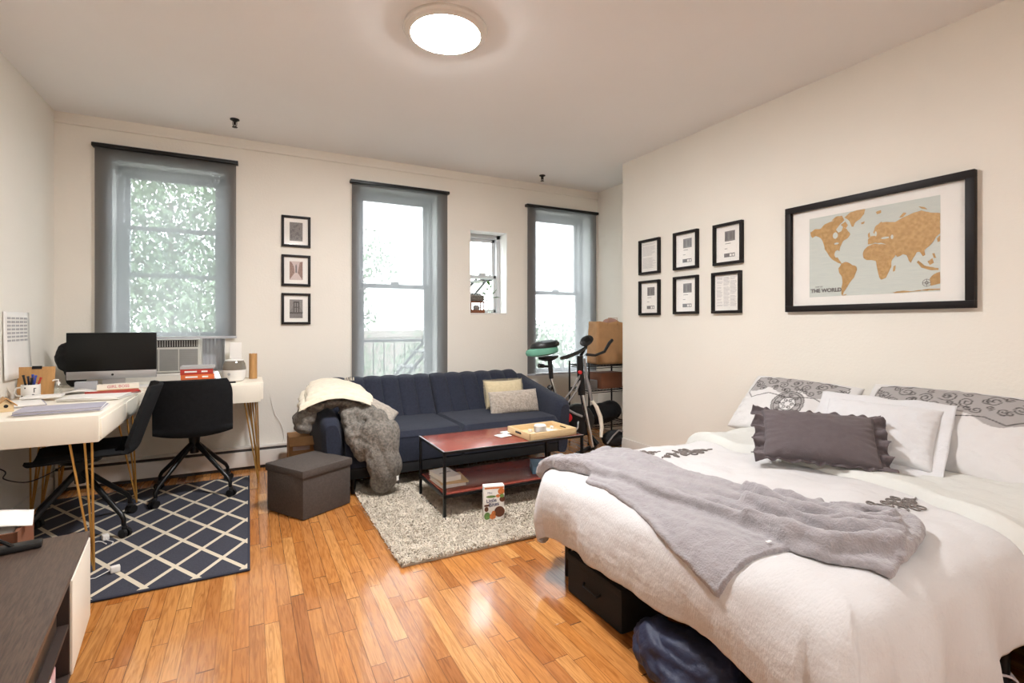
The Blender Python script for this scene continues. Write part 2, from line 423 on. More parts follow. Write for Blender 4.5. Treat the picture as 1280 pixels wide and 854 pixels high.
# ---- air conditioner in window 1
ac = thing('window_air_conditioner', 'off-white window air conditioner standing on the sill behind the desk', 'air conditioner', (-.56, YW+.06, .86))
m = MB(); m.b2((-.26, .0, 0), (.20, .5, .29), .012)
m.build('casing', M['acbody'], ac)
m = MB(); m.b2((-.25, -.035, .005), (.19, .002, .285), .01); m.build('front_panel', M['acbody'], ac)
m = MB()
m.b2((-.235, -.037, .215), (.175, -.033, .275), .001)
for i in range(24): m.b2((-.23+i*.0172, -.043, .219), (-.226+i*.0172, -.036, .271), .001, mi=1)
m.build('air_outlet', [M['ink'], M['acbody']], ac)
m = MB(); m.b2((-.235, -.037, .02), (.175, -.033, .20), .001)
for i in range(1, 3): m.b2((-.235+i*.137-.003, -.041, .02), (-.235+i*.137+.003, -.033, .20), .001, mi=1)
for i in range(11): m.b2((-.235, -.040, .025+i*.016), (.175, -.036, .031+i*.016), .001)
m.build('intake_grille', [M['acdark'], M['acbody']], ac)
def accordion(x0, x1):
    m = MB(); n = 12; pts = []
    for i in range(n+1): pts.append((x0+(x1-x0)*i/n, .105+(.003 if i % 2 else -.003)))
    poly = pts+[(p[0], p[1]+.004) for p in pts[::-1]]
    m.prism(poly, .0, .285)
    m.b2((x0-.004, .085, 0), (x0+.008, .12, .29), .002); m.b2((x1-.008, .085, 0), (x1+.004, .12, .29), .002); m.b2((x0, .085, .28), (x1, .12, .292), .002)
    return m.build('accordion_panel', M['accordion'], ac)
accordion(.205, .37); accordion(-.39, -.265)

# ---- baseboard heater along the window wall
hr = thing('baseboard_heater', 'long white baseboard heater running under the windows', 'heater', (1.0, YW, 0))
m = MB(); m.prism([(0, .03), (-.055, .03), (-.06, .05), (-.06, .155), (-.035, .165), (-.035, .15), (0, .15)], -2.1, 1.2, X=rot(PI/2, 0, PI/2) )
me = MB()
for x0, x1 in ((XL+.02-1, .55), (.55, 2.1)):
    vs = [(0, .03), (-.055, .03), (-.062, .05), (-.062, .16), (0, .16)]
    me.add([(x0, y, z) for y, z in vs]+[(x1, y, z) for y, z in vs], [[0, 1, 2, 3, 4], [9, 8, 7, 6, 5]]+[[i, (i+1) % 5, 5+(i+1) % 5, 5+i] for i in range(5)])
me.build('front_cover', M['trim'], hr)
m = MB(); m.b2((XL+.02-1, -.05, .16), (2.1, 0, .182)); m.build('air_slot', M['ink'], hr)
m = MB(); m.b2((XL+.02-1, -.058, .182), (2.1, 0, .20), .005); m.build('top_damper', M['trim'], hr)
m = MB(); m.b2((XL+.02-1, -.03, .0), (2.1, -.002, .03)); m.build('toe_space', M['ink'], hr)

# ---- ceiling lamp (two of the same kind: one in the picture, one added out of view as fill light)
def ceiling_lamp(x, y, label, glow='lampglow'):
    r = thing('ceiling_lamp', label, 'ceiling lamp', (x, y, H))
    m = MB(); m.lathe([(.224, 0), (.228, -.016), (.221, -.028), (.190, -.040), (.186, -.03), (.19, 0)], seg=64); m.build('housing', M['trim'], r)
    m = MB(); m.lathe([(0.0001, -.058), (.06, -.0575), (.12, -.054), (.165, -.048), (.187, -.038)], seg=64); m.build('diffuser', M[glow], r)
    return r
ceiling_lamp(.955, 2.60, 'round white glowing flush ceiling lamp above the floor')
ceiling_lamp(.8, -1.3, 'round glowing fill lamp added behind the camera to brighten the room', 'fill_glow')
def sprinkler(x, y, label):
    r = thing('sprinkler_head', label, 'sprinkler', (x, y, H), 0, 'dark sprinkler heads on the ceiling')
    m = MB(); m.lathe([(.034, 0), (.034, -.006), (.016, -.016), (.012, -.02)], seg=20); m.build('escutcheon', M['blackm'], r)
    m = MB(); m.tube([(0, 0, -.015), (0, 0, -.045)], .009, 8); m.tube([(-.014, 0, -.02), (-.014, 0, -.045), (0, 0, -.058), (.014, 0, -.045), (.014, 0, -.02)], .003, 6); m.lathe([(.0001, -.066), (.02, -.064), (.02, -.060), (.0001, -.058)], seg=12); m.build('deflector', M['blackm'], r)
sprinkler(-.10, 4.53, 'small dark sprinkler head on the ceiling above the leftmost window')
sprinkler(2.83, 4.68, 'small dark sprinkler head on the ceiling near the alcove window')

# ================================================================== WALL PICTURES
def picture(name, label, cat, loc, wdt, hgt, wall, fr, mount, art, group=None, depth=.02):
    """wall='N': hangs on the window wall facing -Y; wall='E': on the right wall facing -X. local x right, z up, origin at centre"""
    r = thing(name, label, cat, loc, 0 if wall == 'N' else -PI/2, group)
    w2, h2 = wdt/2, hgt/2
    m = MB(); bv = .002
    m.b2((-w2, -depth, -h2), (w2, 0, -h2+fr), bv); m.b2((-w2, -depth, h2-fr), (w2, 0, h2), bv)
    m.b2((-w2, -depth, -h2+fr), (-w2+fr, 0, h2-fr), bv); m.b2((w2-fr, -depth, -h2+fr), (w2, 0, h2-fr), bv)
    m.build('frame', M['frame'], r)
    m = MB(); m.b2((-w2+fr-.002, -.006, -h2+fr-.002), (w2-fr+.002, -.001, h2-fr+.002)); m.build('mount', M['mount'], r)
    art(r)
    m = MB(); m.b2((-w2+fr-.001, -.0125, -h2+fr-.001), (w2-fr+.001, -.0115, h2-fr+.001)); m.build('glazing', M['fglassflat'], r)
    return r
M['fglassflat'] = glass('picture_glazing', (1, 1, 1, 1), .97, .05)
YA = -.0075
def rects(lst, mats, name, r):
    m = MB()
    for i_, (x0, z0, x1, z1, mi) in enumerate(lst): m.b2((x0, YA+.0008-i_*.00018, z0), (x1, -.0058, z1), 0, mi=mi)
    return m.build(name, mats, r)
def tower_art(r):
    m = MB(); m.b2((-.055, YA+.0008, -.085), (.055, -.0058, .085), mi=0)
    for i in range(26):
        x = -.052+random.random()*.095; z = -.08+random.random()*.14
        m.b2((x, YA, z), (x+.009, -.0065, z+.02), mi=1)
    m.build('print', [M['inkg'], M['ink2']], r)
M['ink2'] = mat('printed_mid_grey', srgb(112, 108, 108), .8, var=.1)
def street_art(r):
    m = MB(); m.b2((-.055, YA+.0008, -.085), (.055, -.0058, .085), mi=0)
    def poly(p, mi): m.add([(x, YA, z) for x, z in p], [list(range(len(p)))], mi)
    poly([(-.055, -.085), (-.055, .085), (-.035, .07), (-.02, .04), (-.012, -.02)], 1)
    poly([(.055, -.085), (.055, .085), (.03, .075), (.022, .03), (.014, -.02)], 1)
    poly([(-.006, -.02), (-.006, .045), (0, .06), (.006, .045), (.008, -.02)], 2)
    m.build('print', [M['pinkprint'], M['rustink'], M['ink2']], r)
M['pinkprint'] = mat('printed_pale_rose', srgb(206, 188, 184), .8, var=.03)
def bridge_art(r):
    m = MB(); m.b2((-.055, YA+.0008, -.085), (.055, -.0058, .085), mi=0)
    m.b2((-.055, YA, -.085), (.055, -.0065, -.045), mi=2); m.b2((-.055, YA, -.045), (.055, -.0065, -.03), mi=1)
    for x in (-.018, .002, .022): m.b2((x-.005, YA-.0003, -.045), (x+.005, -.0065, .06), mi=1)
    m.b2((-.023, YA-.0003, .055), (.027, -.0065, .068), mi=1); m.b2((-.023, YA-.0003, .01), (.027, -.0065, .018), mi=1)
    for k in (-1, 1):
        pts = [(.002+k*(.02+t*.035), YA, .06-.09*math.sqrt(t)) for t in [i/8 for i in range(9)]]
        m.tube(pts, .0008, 4, mi=1)
        for p in pts[1:]: m.tube([p, (p[0], YA, -.04)], .0005, 4, mi=1)
    m.build('print', [M['inkg'], M['ink'], M['ink2']], r)
for z, art, lab in ((2.113, tower_art, 'small black framed grey city print, top of the three between the windows'),
                    (1.757, street_art, 'small black framed sepia street view print, middle of the three between the windows'),
                    (1.408, bridge_art, 'small black framed bridge tower print, bottom of the three between the windows')):
    picture('picture_frame', lab, 'picture', (.381, YW, z), .245, .285, 'N', .022, 0, art, 'three black framed prints in a column', .022)
def cert_art(r):
    rects([(-.05, -.115, .072, .112, 2), (-.035, .02, .06, .10, 0), (-.03, .03, -.008, .09, 1), (.012, .035, .035, .085, 1), (.042, .03, .056, .095, 1), (-.04, -.105, .005, -.075, 1), (.005, -.105, .058, -.075, 0), (.012, -.1, .03, -.082, 2), (.038, -.1, .052, -.082, 2),
           (-.035, -.022, .045, -.018, 2), (-.035, -.04, -.01, -.036, 0), (-.03, .0, .02, .004, 0)], [M['inkg'], M['ink2'], M['mount']], 'print', r)
def sheet_art(cols):
    def f(r):
        m = MB(); m.b2((-.108, YA+.001, -.138), (.108, -.0058, .138), mi=0)
        for c in range(cols):
            x0 = -.095+c*.19/cols
            for i in range(30):
                if random.random() < .12: continue
                z = .12-i*.0078
                m.b2((x0, YA, z), (x0+.19/cols*(.62+.3*random.random()), -.0066, z+.0025), mi=1)
        m.build('print', [M['mount'], M['inkl']], r)
    return f
M['inkl'] = mat('printed_light_grey', srgb(178, 175, 174), .8)
six = [(3.5725, 1.904, sheet_art(1), 'black framed text sheet, top left of the six frames on the right wall'),
       (3.13, 1.907, cert_art, 'black framed white certificate, top middle of the six frames'),
       (2.70, 1.902, cert_art, 'black framed white certificate, top right of the six frames nearest the world map'),
       (3.5725, 1.5155, cert_art, 'black framed white certificate, bottom left of the six frames'),
       (3.13, 1.5195, cert_art, 'black framed white certificate, bottom middle of the six frames'),
       (2.714, 1.5185, sheet_art(3), 'black framed handwritten-looking text sheet, bottom right of the six frames')]
for y, z, art, lab in six:
    picture('picture_frame', lab, 'picture', (XR, y, z), .272, .328, 'E', .022, 0, art, 'six black framed sheets on the right wall', .03)

# world map
def map_art(r):
    # printed sheet spans local x -.36..+.36 (left = north end of the wall) ; coordinates digitised as sheet fractions
    W_, H_ = .722, .527; cx = (1.6955-1.693)
    def P(u, v): return (-W_/2+u*W_, H_/2-v*H_)
    m = MB(); m.b2((-W_/2, YA+.0012, -H_/2), (W_/2, -.0058, H_/2)); m.build('map_sheet', M['sea'], r)
    lands = dict(
     north_america=[(.01,.17),(.06,.14),(.10,.15),(.14,.10),(.20,.08),(.26,.06),(.30,.10),(.27,.14),(.24,.19),(.26,.23),(.285,.22),(.30,.17),(.33,.20),(.36,.27),(.34,.31),(.31,.33),(.29,.37),(.275,.41),(.27,.46),(.255,.44),(.235,.45),(.225,.49),(.235,.53),(.255,.53),(.265,.56),(.285,.60),(.29,.615),(.26,.60),(.235,.575),(.205,.545),(.18,.50),(.165,.46),(.14,.41),(.135,.36),(.12,.30),(.10,.26),(.06,.23),(.03,.25),(.015,.22)],
     greenland=[(.31,.06),(.36,.01),(.42,.0),(.48,-.0+.005),(.47,.06),(.44,.11),(.40,.14),(.385,.19),(.37,.18),(.355,.12),(.33,.08)],
     arctic_islands=[(.20,.07),(.24,.03),(.29,.03),(.31,.09),(.29,.12),(.24,.08)],
     baffin=[(.28,.14),(.32,.11),(.34,.16),(.325,.19),(.30,.17)],
     iceland=[(.445,.155),(.475,.145),(.47,.17),(.45,.175)],
     south_america=[(.285,.61),(.32,.595),(.355,.615),(.38,.645),(.41,.665),(.415,.70),(.40,.75),(.39,.79),(.365,.83),(.345,.87),(.325,.92),(.305,.96),(.30,.99),(.285,.985),(.285,.92),(.295,.84),(.29,.77),(.265,.71),(.26,.665)],
     africa=[(.50,.44),(.55,.42),(.585,.435),(.62,.44),(.665,.455),(.68,.50),(.695,.535),(.72,.54),(.70,.59),(.675,.64),(.675,.70),(.655,.76),(.635,.82),(.60,.84),(.585,.81),(.575,.74),(.565,.67),(.56,.62),(.53,.605),(.49,.60),(.465,.57),(.46,.52),(.475,.47)],
     madagascar=[(.69,.70),(.705,.69),(.70,.75),(.685,.76)],
     europe_asia=[(.50,.36),(.525,.33),(.555,.33),(.575,.30),(.56,.26),(.585,.20),(.62,.19),(.66,.20),(.70,.21),(.745,.18),(.79,.16),(.83,.14),(.88,.13),(.94,.17),(1,.19),(1,.40),(.975,.43),(.96,.47),(.93,.52),(.90,.56),(.905,.61),(.89,.62),(.87,.57),(.85,.57),(.83,.62),(.81,.68),(.795,.65),(.78,.59),(.755,.575),(.74,.59),(.715,.60),(.70,.56),(.675,.51),(.655,.46),(.63,.44),(.60,.42),(.575,.42),(.555,.41),(.53,.42),(.50,.42)],
     britain=[(.50,.30),(.515,.28),(.52,.33),(.505,.35)],
     scandinavia=[(.54,.29),(.56,.22),(.60,.18),(.615,.20),(.595,.25),(.575,.30),(.555,.32)],
     novaya=[(.73,.17),(.76,.12),(.78,.13),(.755,.17)],
     svalbard=[(.56,.06),(.60,.05),(.60,.08),(.57,.09)],
     siberian_isles=[(.86,.08),(.90,.10),(.92,.13),(.88,.11)],
     indonesia=[(.86,.66),(.90,.72),(.94,.74),(.99,.76),(.99,.78),(.93,.77),(.88,.74),(.85,.68)],
     borneo=[(.92,.68),(.95,.65),(.96,.70),(.935,.72)],
     philippines=[(.95,.60),(.965,.60),(.975,.65),(.96,.65)],
     australia=[(.935,.86),(.96,.82),(1,.80),(1,.92),(.97,.93),(.94,.94)],
     japan=[(.98,.45),(1,.42),(1,.48),(.985,.49)],
     antarctica=[(.68,1-.012),(.75,.975),(.83,.985),(.92,.97),(1,.975),(1,.985),(.9,.985),(.8,1-.004),(.7,1-.001)],
     south_tip=[(.29,.995),(.33,.98),(.325,.995),(.30,.999)])
    m = MB()
    import mathutils.geometry as mg
    for n_, (k, pl) in enumerate(lands.items()):
        q = [P(*p) for p in pl]
        # ragged coast
        out = []
        for i in range(len(q)):
            a = Vector(q[i]); b = Vector(q[(i+1) % len(q)]); n = max(1, int((b-a).length/.012)); d = Vector((-(b-a).y, (b-a).x)).normalized()
            for j in range(n):
                c = a.lerp(b, j/n)
                if j: c += d*.0035*nz(c.x*60, c.y*60)
                out.append((min(W_/2, max(-W_/2, c.x)), min(H_/2, max(-H_/2, c.y))))
        tri = mg.tessellate_polygon([[Vector((p[0], p[1], 0)) for p in out]])
        m.add([(p[0], YA-.0002-.00004*n_, p[1]) for p in out], [list(t_) for t_ in tri])
    # inland seas read as the pale ground colour
    for (u, v, a, b) in ((.235, .26, .022, .04), (.245, .36, .02, .012), (.63, .37, .03, .012), (.68, .37, .01, .025), (.56, .31, .008, .03)):
        c = P(u, v); m.add([(c[0]+a*W_*math.cos(t_*PI/6), YA-.0013, c[1]+b*H_*math.sin(t_*PI/6)) for t_ in range(12)], [list(range(12))], 1)
    m.build('continents', [M['land'], M['sea']], r)
    c = P(.915, .905); m = MB()
    m.tube([(c[0]+.02*math.cos(i*PI/12), YA, c[1]+.02*math.sin(i*PI/12)) for i in range(24)], .0012, 4, closed=True)
    for i in range(8):
        a = i*PI/4; l = .026 if i % 2 == 0 else .015
        m.add([(c[0]+l*math.cos(a), YA-.0006, c[1]+l*math.sin(a)), (c[0]+.004*math.cos(a+.8), YA-.0006, c[1]+.004*math.sin(a+.8)), (c[0]+.004*math.cos(a-.8), YA-.0006, c[1]+.004*math.sin(a-.8))], [[0, 1, 2]])
    m.build('compass_rose', M['ink2'], r)
    p = P(.015, .925); lettering('THE WORLD', .034, M['ink2'], r, T(p[0], YA-.0018, p[1]) @ rot(PI/2), bold=.0012, align='LEFT')
    p = P(.06, .875); lettering('MAP OF', .013, M['inkg'], r, T(p[0], YA-.0018, p[1]) @ rot(PI/2), align='LEFT')
picture('world_map_picture', 'large black framed gold foil world map above the bed', 'map', (XR, 1.6955, 1.7125), 1.033, .719, 'E', .04, 0, map_art, depth=.035)

# paper sheets pinned to the left wall
cal = thing('wall_calendar', 'white printed paper calendar pinned to the left wall above the desk', 'calendar', (XL+.002, 4.26, 1.345))
m = MB(); m.grid(6, 10, lambda u, v: (.004+.018*v*v*(.4+.6*u), -.19+u*.40, -v*.42)); o_ = m.build('sheet', M['paper'], cal); o_.modifiers.new('s', 'SOLIDIFY').thickness = .001
m = MB()
for i in range(7):
    for j in range(5):
        v = .08+i*.055; u = .12+j*.16
        m.b2((.0075+.018*v*v*(.4+.6*u), -.19+u*.40, -v*.42-.012), (.0085+.018*v*v*(.4+.6*u), -.19+(u+.12)*.40, -v*.42), 0)
m.build('printed_grid', M['inkl'], cal)
note = thing('paper_note', 'narrow white paper note pinned on the left wall at the picture edge', 'paper', (XL+.001, 3.90, 1.36))
m = MB(); m.b2((.0, -.1, -.26), (.002, .1, 0)); m.build('sheet', M['paper'], note)
m = MB(); m.b2((.002, -.06, -.05), (.003, .06, -.04)); m.b2((.002, -.06, -.09), (.003, .05, -.08)); m.build('handwriting', M['inkl'], note)
# ================================================================== RUGS
rug = thing('lattice_rug', 'dark blue flatweave rug with cream diamond lattice under the office chairs', 'rug', (-.62, 3.80, .002))
def rug_mat():
    m = bpy.data.materials.new('navy_lattice_weave'); nt, N, L, P = nodes_of(m)
    M_ = lambda op, a, b=None: math_node(N, L, op, a, b)
    tc = N.new('ShaderNodeTexCoord'); sp = N.new('ShaderNodeSeparateXYZ'); L.new(tc.outputs['Object'], sp.inputs[0])
    a = M_('DIVIDE', M_('ADD', sp.outputs['X'], -.60), .213); b = M_('DIVIDE', M_('ADD', sp.outputs['Y'], .865), .352)
    def line(s, wd):
        f = M_('FRACT', s); return M_('LESS_THAN', M_('MINIMUM', f, M_('SUBTRACT', 1, f)), wd)
    g = M_('MAXIMUM', line(M_('ADD', a, b), .062), line(M_('SUBTRACT', a, b), .062))
    wv = N.new('ShaderNodeTexNoise'); wv.inputs['Scale'].default_value = 160; L.new(tc.outputs['Object'], wv.inputs['Vector'])
    c1 = N.new('ShaderNodeMixRGB'); c1.inputs[1].default_value = srgb(44, 45, 55); c1.inputs[2].default_value = srgb(66, 67, 78); L.new(wv.outputs['Fac'], c1.inputs[0])
    mx = N.new('ShaderNodeMixRGB'); L.new(g, mx.inputs[0]); L.new(c1.outputs[0], mx.inputs[1]); mx.inputs[2].default_value = srgb(206, 194, 172)
    # dark woven border
    ex = M_('GREATER_THAN', M_('ABSOLUTE', sp.outputs['X']), .612); ey = M_('GREATER_THAN', M_('ABSOLUTE', sp.outputs['Y']), .885)
    m2 = N.new('ShaderNodeMixRGB'); L.new(M_('MAXIMUM', ex, ey), m2.inputs[0]); L.new(mx.outputs[0], m2.inputs[1]); m2.inputs[2].default_value = srgb(46, 48, 60)
    L.new(m2.outputs[0], P.inputs['Base Color']); P.inputs['Roughness'].default_value = .95
    bp = N.new('ShaderNodeBump'); bp.inputs['Strength'].default_value = .5; bp.inputs['Distance'].default_value = .004
    L.new(M_('ADD', wv.outputs['Fac'], M_('MULTIPLY', g, .5)), bp.inputs['Height']); L.new(bp.outputs[0], P.inputs['Normal'])
    return m
m = MB(); m.box((0, 0, .005), (1.25, 1.80, .010), .004); m.build('rug_body', rug_mat(), rug)

sh = thing('shag_rug', 'pale grey beige shag rug under the coffee table', 'rug', (1.50, 3.33, .0))
M['shagbase'] = mat('shag_backing', srgb(176, 166, 150), .95, var=.1, vscale=40)
M['shag'] = mat('shag_wool', srgb(186, 174, 156), .95, col2=srgb(226, 215, 198), vscale=22)
m = MB(); m.grid(30, 30, lambda u, v: (-.80+1.60*u, -.76+1.52*v, .014+.004*nz(u*20, v*20))); m.b2((-.80, -.76, .001), (.80, .76, .012), .004); m.build('rug_backing', M['shagbase'], sh)
rs = np.random.RandomState(3)
nT = 42000
px_ = rs.uniform(-.805, .805, nT); py_ = rs.uniform(-.765, .765, nT)
ang = rs.uniform(0, 2*PI, nT)+np.sin(px_*9)*1.2; ln = rs.uniform(.012, .026, nT); hh = rs.uniform(.014, .026, nT); wd = rs.uniform(.0022, .0042, nT)
dx, dy = np.cos(ang), np.sin(ang)
V = np.zeros((nT, 5, 3)); z0 = .012
V[:, 0] = np.stack([px_-dy*wd, py_+dx*wd, np.full(nT, z0)], 1); V[:, 1] = np.stack([px_+dy*wd, py_-dx*wd, np.full(nT, z0)], 1)
V[:, 2] = np.stack([px_+dx*ln*.5+dy*wd, py_+dy*ln*.5-dx*wd, z0+hh*.8], 1); V[:, 3] = np.stack([px_+dx*ln*.5-dy*wd, py_+dy*ln*.5+dx*wd, z0+hh*.8], 1)
V[:, 4] = np.stack([px_+dx*ln*1.1, py_+dy*ln*1.1, z0+hh*.85], 1)
me_ = bpy.data.meshes.new('pile'); F = []
base = (np.arange(nT)*5)
quads = np.stack([base, base+1, base+2, base+3], 1).tolist(); tris = np.stack([base+3, base+2, base+4], 1).tolist()
me_.from_pydata(V.reshape(-1, 3).tolist(), [], quads+tris); me_.materials.append(M['shag'])
pile = bpy.data.objects.new('pile', me_); C.objects.link(pile); pile.parent = sh; pile['kind'] = 'stuff'

# ================================================================== DESKS
def hairpin(mb_parent, x, y, ztop, fx, fy, spread=.045, sx=1, sy=1):
    """three thin rods from a mounting plate meeting in a bent foot"""
    m = MB(); r = .0055
    fx0, fy0 = x+fx, y+fy
    a = (x-spread, y-spread*.4, ztop); b = (x+spread, y-spread*.4, ztop); c = (x, y+spread, ztop)
    for p, q in ((a, b), (c, b)):
        pts = [Vector(p).lerp(Vector((fx0, fy0, .012)), t) for t in (0, .25, .5, .75, .94)]
        qts = [Vector(q).lerp(Vector((fx0, fy0, .012)), t) for t in (.94, .75, .5, .25, 0)]
        m.tube(pts+[Vector((fx0, fy0, .008))]+qts, r, 8)
    m.box((x, y, ztop-.003), (.12, .11, .005), .001)
    return m.build('leg', M['gold'], mb_parent)
DT = .81
dk = thing('writing_desk', 'white desk on brass hairpin legs along the left wall, nearest the television', 'desk', (-.98, 3.80, 0), 0, 'white hairpin desks')
m = MB(); m.b2((-.31, -.60, DT-.135), (.31, .60, DT), .006); m.build('desk_body', M['deskw'], dk)
for k, (a, b) in enumerate(((-.58, -.01), (.01, .58))):
    m = MB(); m.b2((.305, a, DT-.12), (.318, b, DT-.02), .004); m.build('drawer', M['deskw'], dk)
for x, y in ((-.22, -.50), (.22, -.50), (-.22, .50), (.22, .50)):
    hairpin(dk, x, y, DT-.135, .06*(1 if x > 0 else -1), .05*(1 if y > 0 else -1))
dk2 = thing('writing_desk', 'white desk on brass hairpin legs under the leftmost window', 'desk', (-.58, 4.655, 0), 0, 'white hairpin desks')
m = MB(); m.b2((-.70, -.235, DT-.135), (.68, .235, DT), .006); m.b2((-.68, -.225, DT-.150), (.40, .225, DT-.13), .003); m.build('desk_body', M['deskw'], dk2)
for a, b in ((-.18, .24), (.26, .66)):
    m = MB(); m.b2((a, -.246, DT-.155 if b > .6 else DT-.14), (b, -.235, DT-.015), .004); m.build('drawer', M['deskw'], dk2)
for x, y in ((-.60, -.15), (.585, -.16), (-.60, .12), (.60, .12)):
    hairpin(dk2, x, y, DT-.135, .06*(1 if x > 0 else -1), .04*(1 if y > 0 else -1), .04)

# ================================================================== OFFICE CHAIRS
def office_chair(loc, rz, label):
    r = thing('office_chair', label, 'office chair', loc, rz, 'black shell office chairs')
    # local: seat faces -Y (front), back at +Y
    def shell(u, v):
        # u across -1..1, v 0..1: seat front -> crease -> back top
        s = v*.935
        if s < .46: y = -.215+s*.92; z = .465+.018*(1-s/.46)**2*(-1)+.0
        else:
            q = (s-.46); a = min(q/.10, 1)*math.radians(72); R_ = .10/math.radians(72)
            if q < .10: y = .208+R_*math.sin(a); z = .465+R_*(1-math.cos(a))
            else:
                aa = math.radians(72); y = .208+R_*math.sin(aa)+(q-.10)*math.cos(aa); z = .465+R_*(1-math.cos(aa))+(q-.10)*math.sin(aa)
        w = .235 if s < .5 else .235-.01*((s-.5)/.48)
        if v < .12: w *= .80+.20*math.sin(v/.12*PI/2)
        if v > .86: w *= 1-.16*((v-.86)/.14)**2.5
        x = u*w
        cup = abs(u)**2.2
        if s < .46: z += .045*cup
        else:
            k = min((s-.46)/.12, 1); y -= .055*cup*k; z += .045*cup*(1-k)
        return Vector((x, y, z))
    def surf(off):
        def f(i, j):
            u = i*2-1; v = j; p = shell(u, v); e = 1e-3
            du = shell(min(u+e, 1), v)-shell(max(u-e, -1), v); dv = shell(u, min(v+e, 1))-shell(u, max(v-e, 0))
            n = du.cross(dv).normalized()
            return p+n*off
        return f
    def pad(off0, off1, name, material, inset=1.0, v0=0, v1=1):
        m = MB(); nu, nv = 18, 36
        def fn(off):
            g = surf(off); return lambda i, j: g(.5+(i-.5)*inset, v0+(v1-v0)*j)
        m.grid(nu, nv, fn(off0)); m.grid(nu, nv, fn(off1))
        K = (nu+1)*(nv+1)
        ring = [i*(nv+1) for i in range(nu+1)]+[nu*(nv+1)+j for j in range(1, nv+1)]+[i*(nv+1)+nv for i in range(nu-1, -1, -1)]+[j for j in range(nv-1, 0, -1)]
        for i in range(len(ring)):
            a, b = ring[i], ring[(i+1) % len(ring)]; m.f.append([a, b, b+K, a+K]); m.m.append(0)
        return m.build(name, material, r)
    pad(-.012, .006, 'seat', M['charcoal'], 1, 0, .53)
    pad(-.014, .010, 'backrest', M['charcoal'], 1, .53, 1)
    pad(.010, .026, 'seat_cushion', M['charcoal'], .86, .05, .46)
    m = MB(); m.lathe([(.0001, .455), (.11, .45), (.10, .43), (.04, .425), (.028, .33), (.028, .30), (.0001, .30)], (0, .0, 0), 24); m.build('column', M['blackm'], r)
    for k in range(4):
        a = PI/4+k*PI/2; c, s_ = math.cos(a), math.sin(a)
        m = MB()
        m.tube([(c*.015, s_*.015, .37), (c*.06, s_*.06, .335), (c*.20, s_*.20, .215), (c*.295, s_*.295, .135), (c*.315, s_*.315, .105), (c*.315, s_*.315, .07)], [.022, .018, .015, .014, .013, .012], 10)
        leg = m.build('leg', M['blackm'], r)
        m = MB()
        tx, ty = -s_, c
        for q in (-1, 1):
            p = Vector((c*.325+tx*.014*q, s_*.325+ty*.014*q, .0265)); m.cyl(p-Vector((tx, ty, 0))*.009, p+Vector((tx, ty, 0))*.009, .026, 18)
        m.box((c*.322, s_*.322, .058), (.03, .03, .022), .008)
        m.build('caster', M['black'], leg)
    return r
office_chair((-.36, 4.40, .012), math.radians(184), 'black office chair with its back to the camera at the window desk')
office_chair((-.90, 3.88, .012), math.radians(-84), 'black office chair seen from the side, pushed under the near desk')

# ================================================================== THINGS ON THE DESKS
def lay(name, label, cat, loc, rz, dims, material, group=None, bev=.002):
    m = MB(); m.b2((-dims[0]/2, -dims[1]/2, 0), (dims[0]/2, dims[1]/2, dims[2]), bev)
    o = m.build(name, material); place(o, loc, rz); return tag(o, label, cat, group)
Z0 = DT+.001
pc = thing('desktop_computer', 'all-in-one computer with a black screen and silver chin on the window desk', 'computer', (-.885, 4.62, Z0), math.radians(-2))
m = MB(); m.b2((-.265, -.012, .115), (.265, .012, .395), .004); m.build('screen', M['screen'], pc)
m = MB(); m.b2((-.265, -.012, .058), (.265, .012, .116), .004); ch = m.build('chin', M['silver'], pc)
m = MB(); m.lathe([(.0001, 0), (.008, 0), (.008, .001), (.0001, .001)], seg=16, X=T(0, -.0125, .088) @ rot(PI/2)); m.build('logo_mark', M['black'], ch)
m = MB(); m.prism([(-.09, -.09), (.09, -.09), (.09, .09), (-.09, .09)], 0, .006); m.add([(-.07, .02, .004), (.07, .02, .004), (.055, .04, .2), (-.055, .04, .2), (-.07, .03, .004), (.07, .03, .004), (.055, .012, .2), (-.055, .012, .2)], [[0, 1, 2, 3], [5, 4, 7, 6], [0, 3, 7, 4], [1, 5, 6, 2], [3, 2, 6, 7], [0, 4, 5, 1]]); m.build('stand', M['silver'], pc)
# black bundle behind the computer
bm_ = MB(); ell(bm_, (.01, 0, .22), (.09, .07, .11)); ell(bm_, (.05, 0, .12), (.07, .06, .11)); ell(bm_, (.10, .0, .20), (.10, .06, .12)); ell(bm_, (.03, .02, .05), (.05, .05, .05))
o = remeshed(bm_, 'black_fabric_bundle', M['blackfab'], .008, disp=lambda p, n: .010*nz(p.x*18, p.y*18, p.z*18)); place(o, (-1.165, 4.735, Z0-.002)); tag(o, 'rounded black cloth bundle behind the left edge of the computer screen', 'bag')

k = lay('keyboard', 'slim white keyboard in front of the computer', 'keyboard', (-.84, 4.485, Z0), 0, (.42, .11, .012), M['whitep'])
# wooden block sign
sg = thing('block_sign', 'cream tabletop block sign with pink capitals in front of the computer', 'sign', (-.80, 4.33, Z0+.001), math.radians(10))
m = MB(); m.b2((-.115, -.02, 0), (.115, .02, .046), .003); m.build('block', M['creambl'] if 'creambl' in M else M['deskw'], sg)
m = MB(); m.b2((-.113, -.022, .001), (.113, -.019, .009)); m.build('wood_base', M['bamboo'], sg)
lettering('GIRL BOSS', .026, M['pinkink'], sg, T(0, -.0207, .028) @ rot(PI/2), bold=.0006)

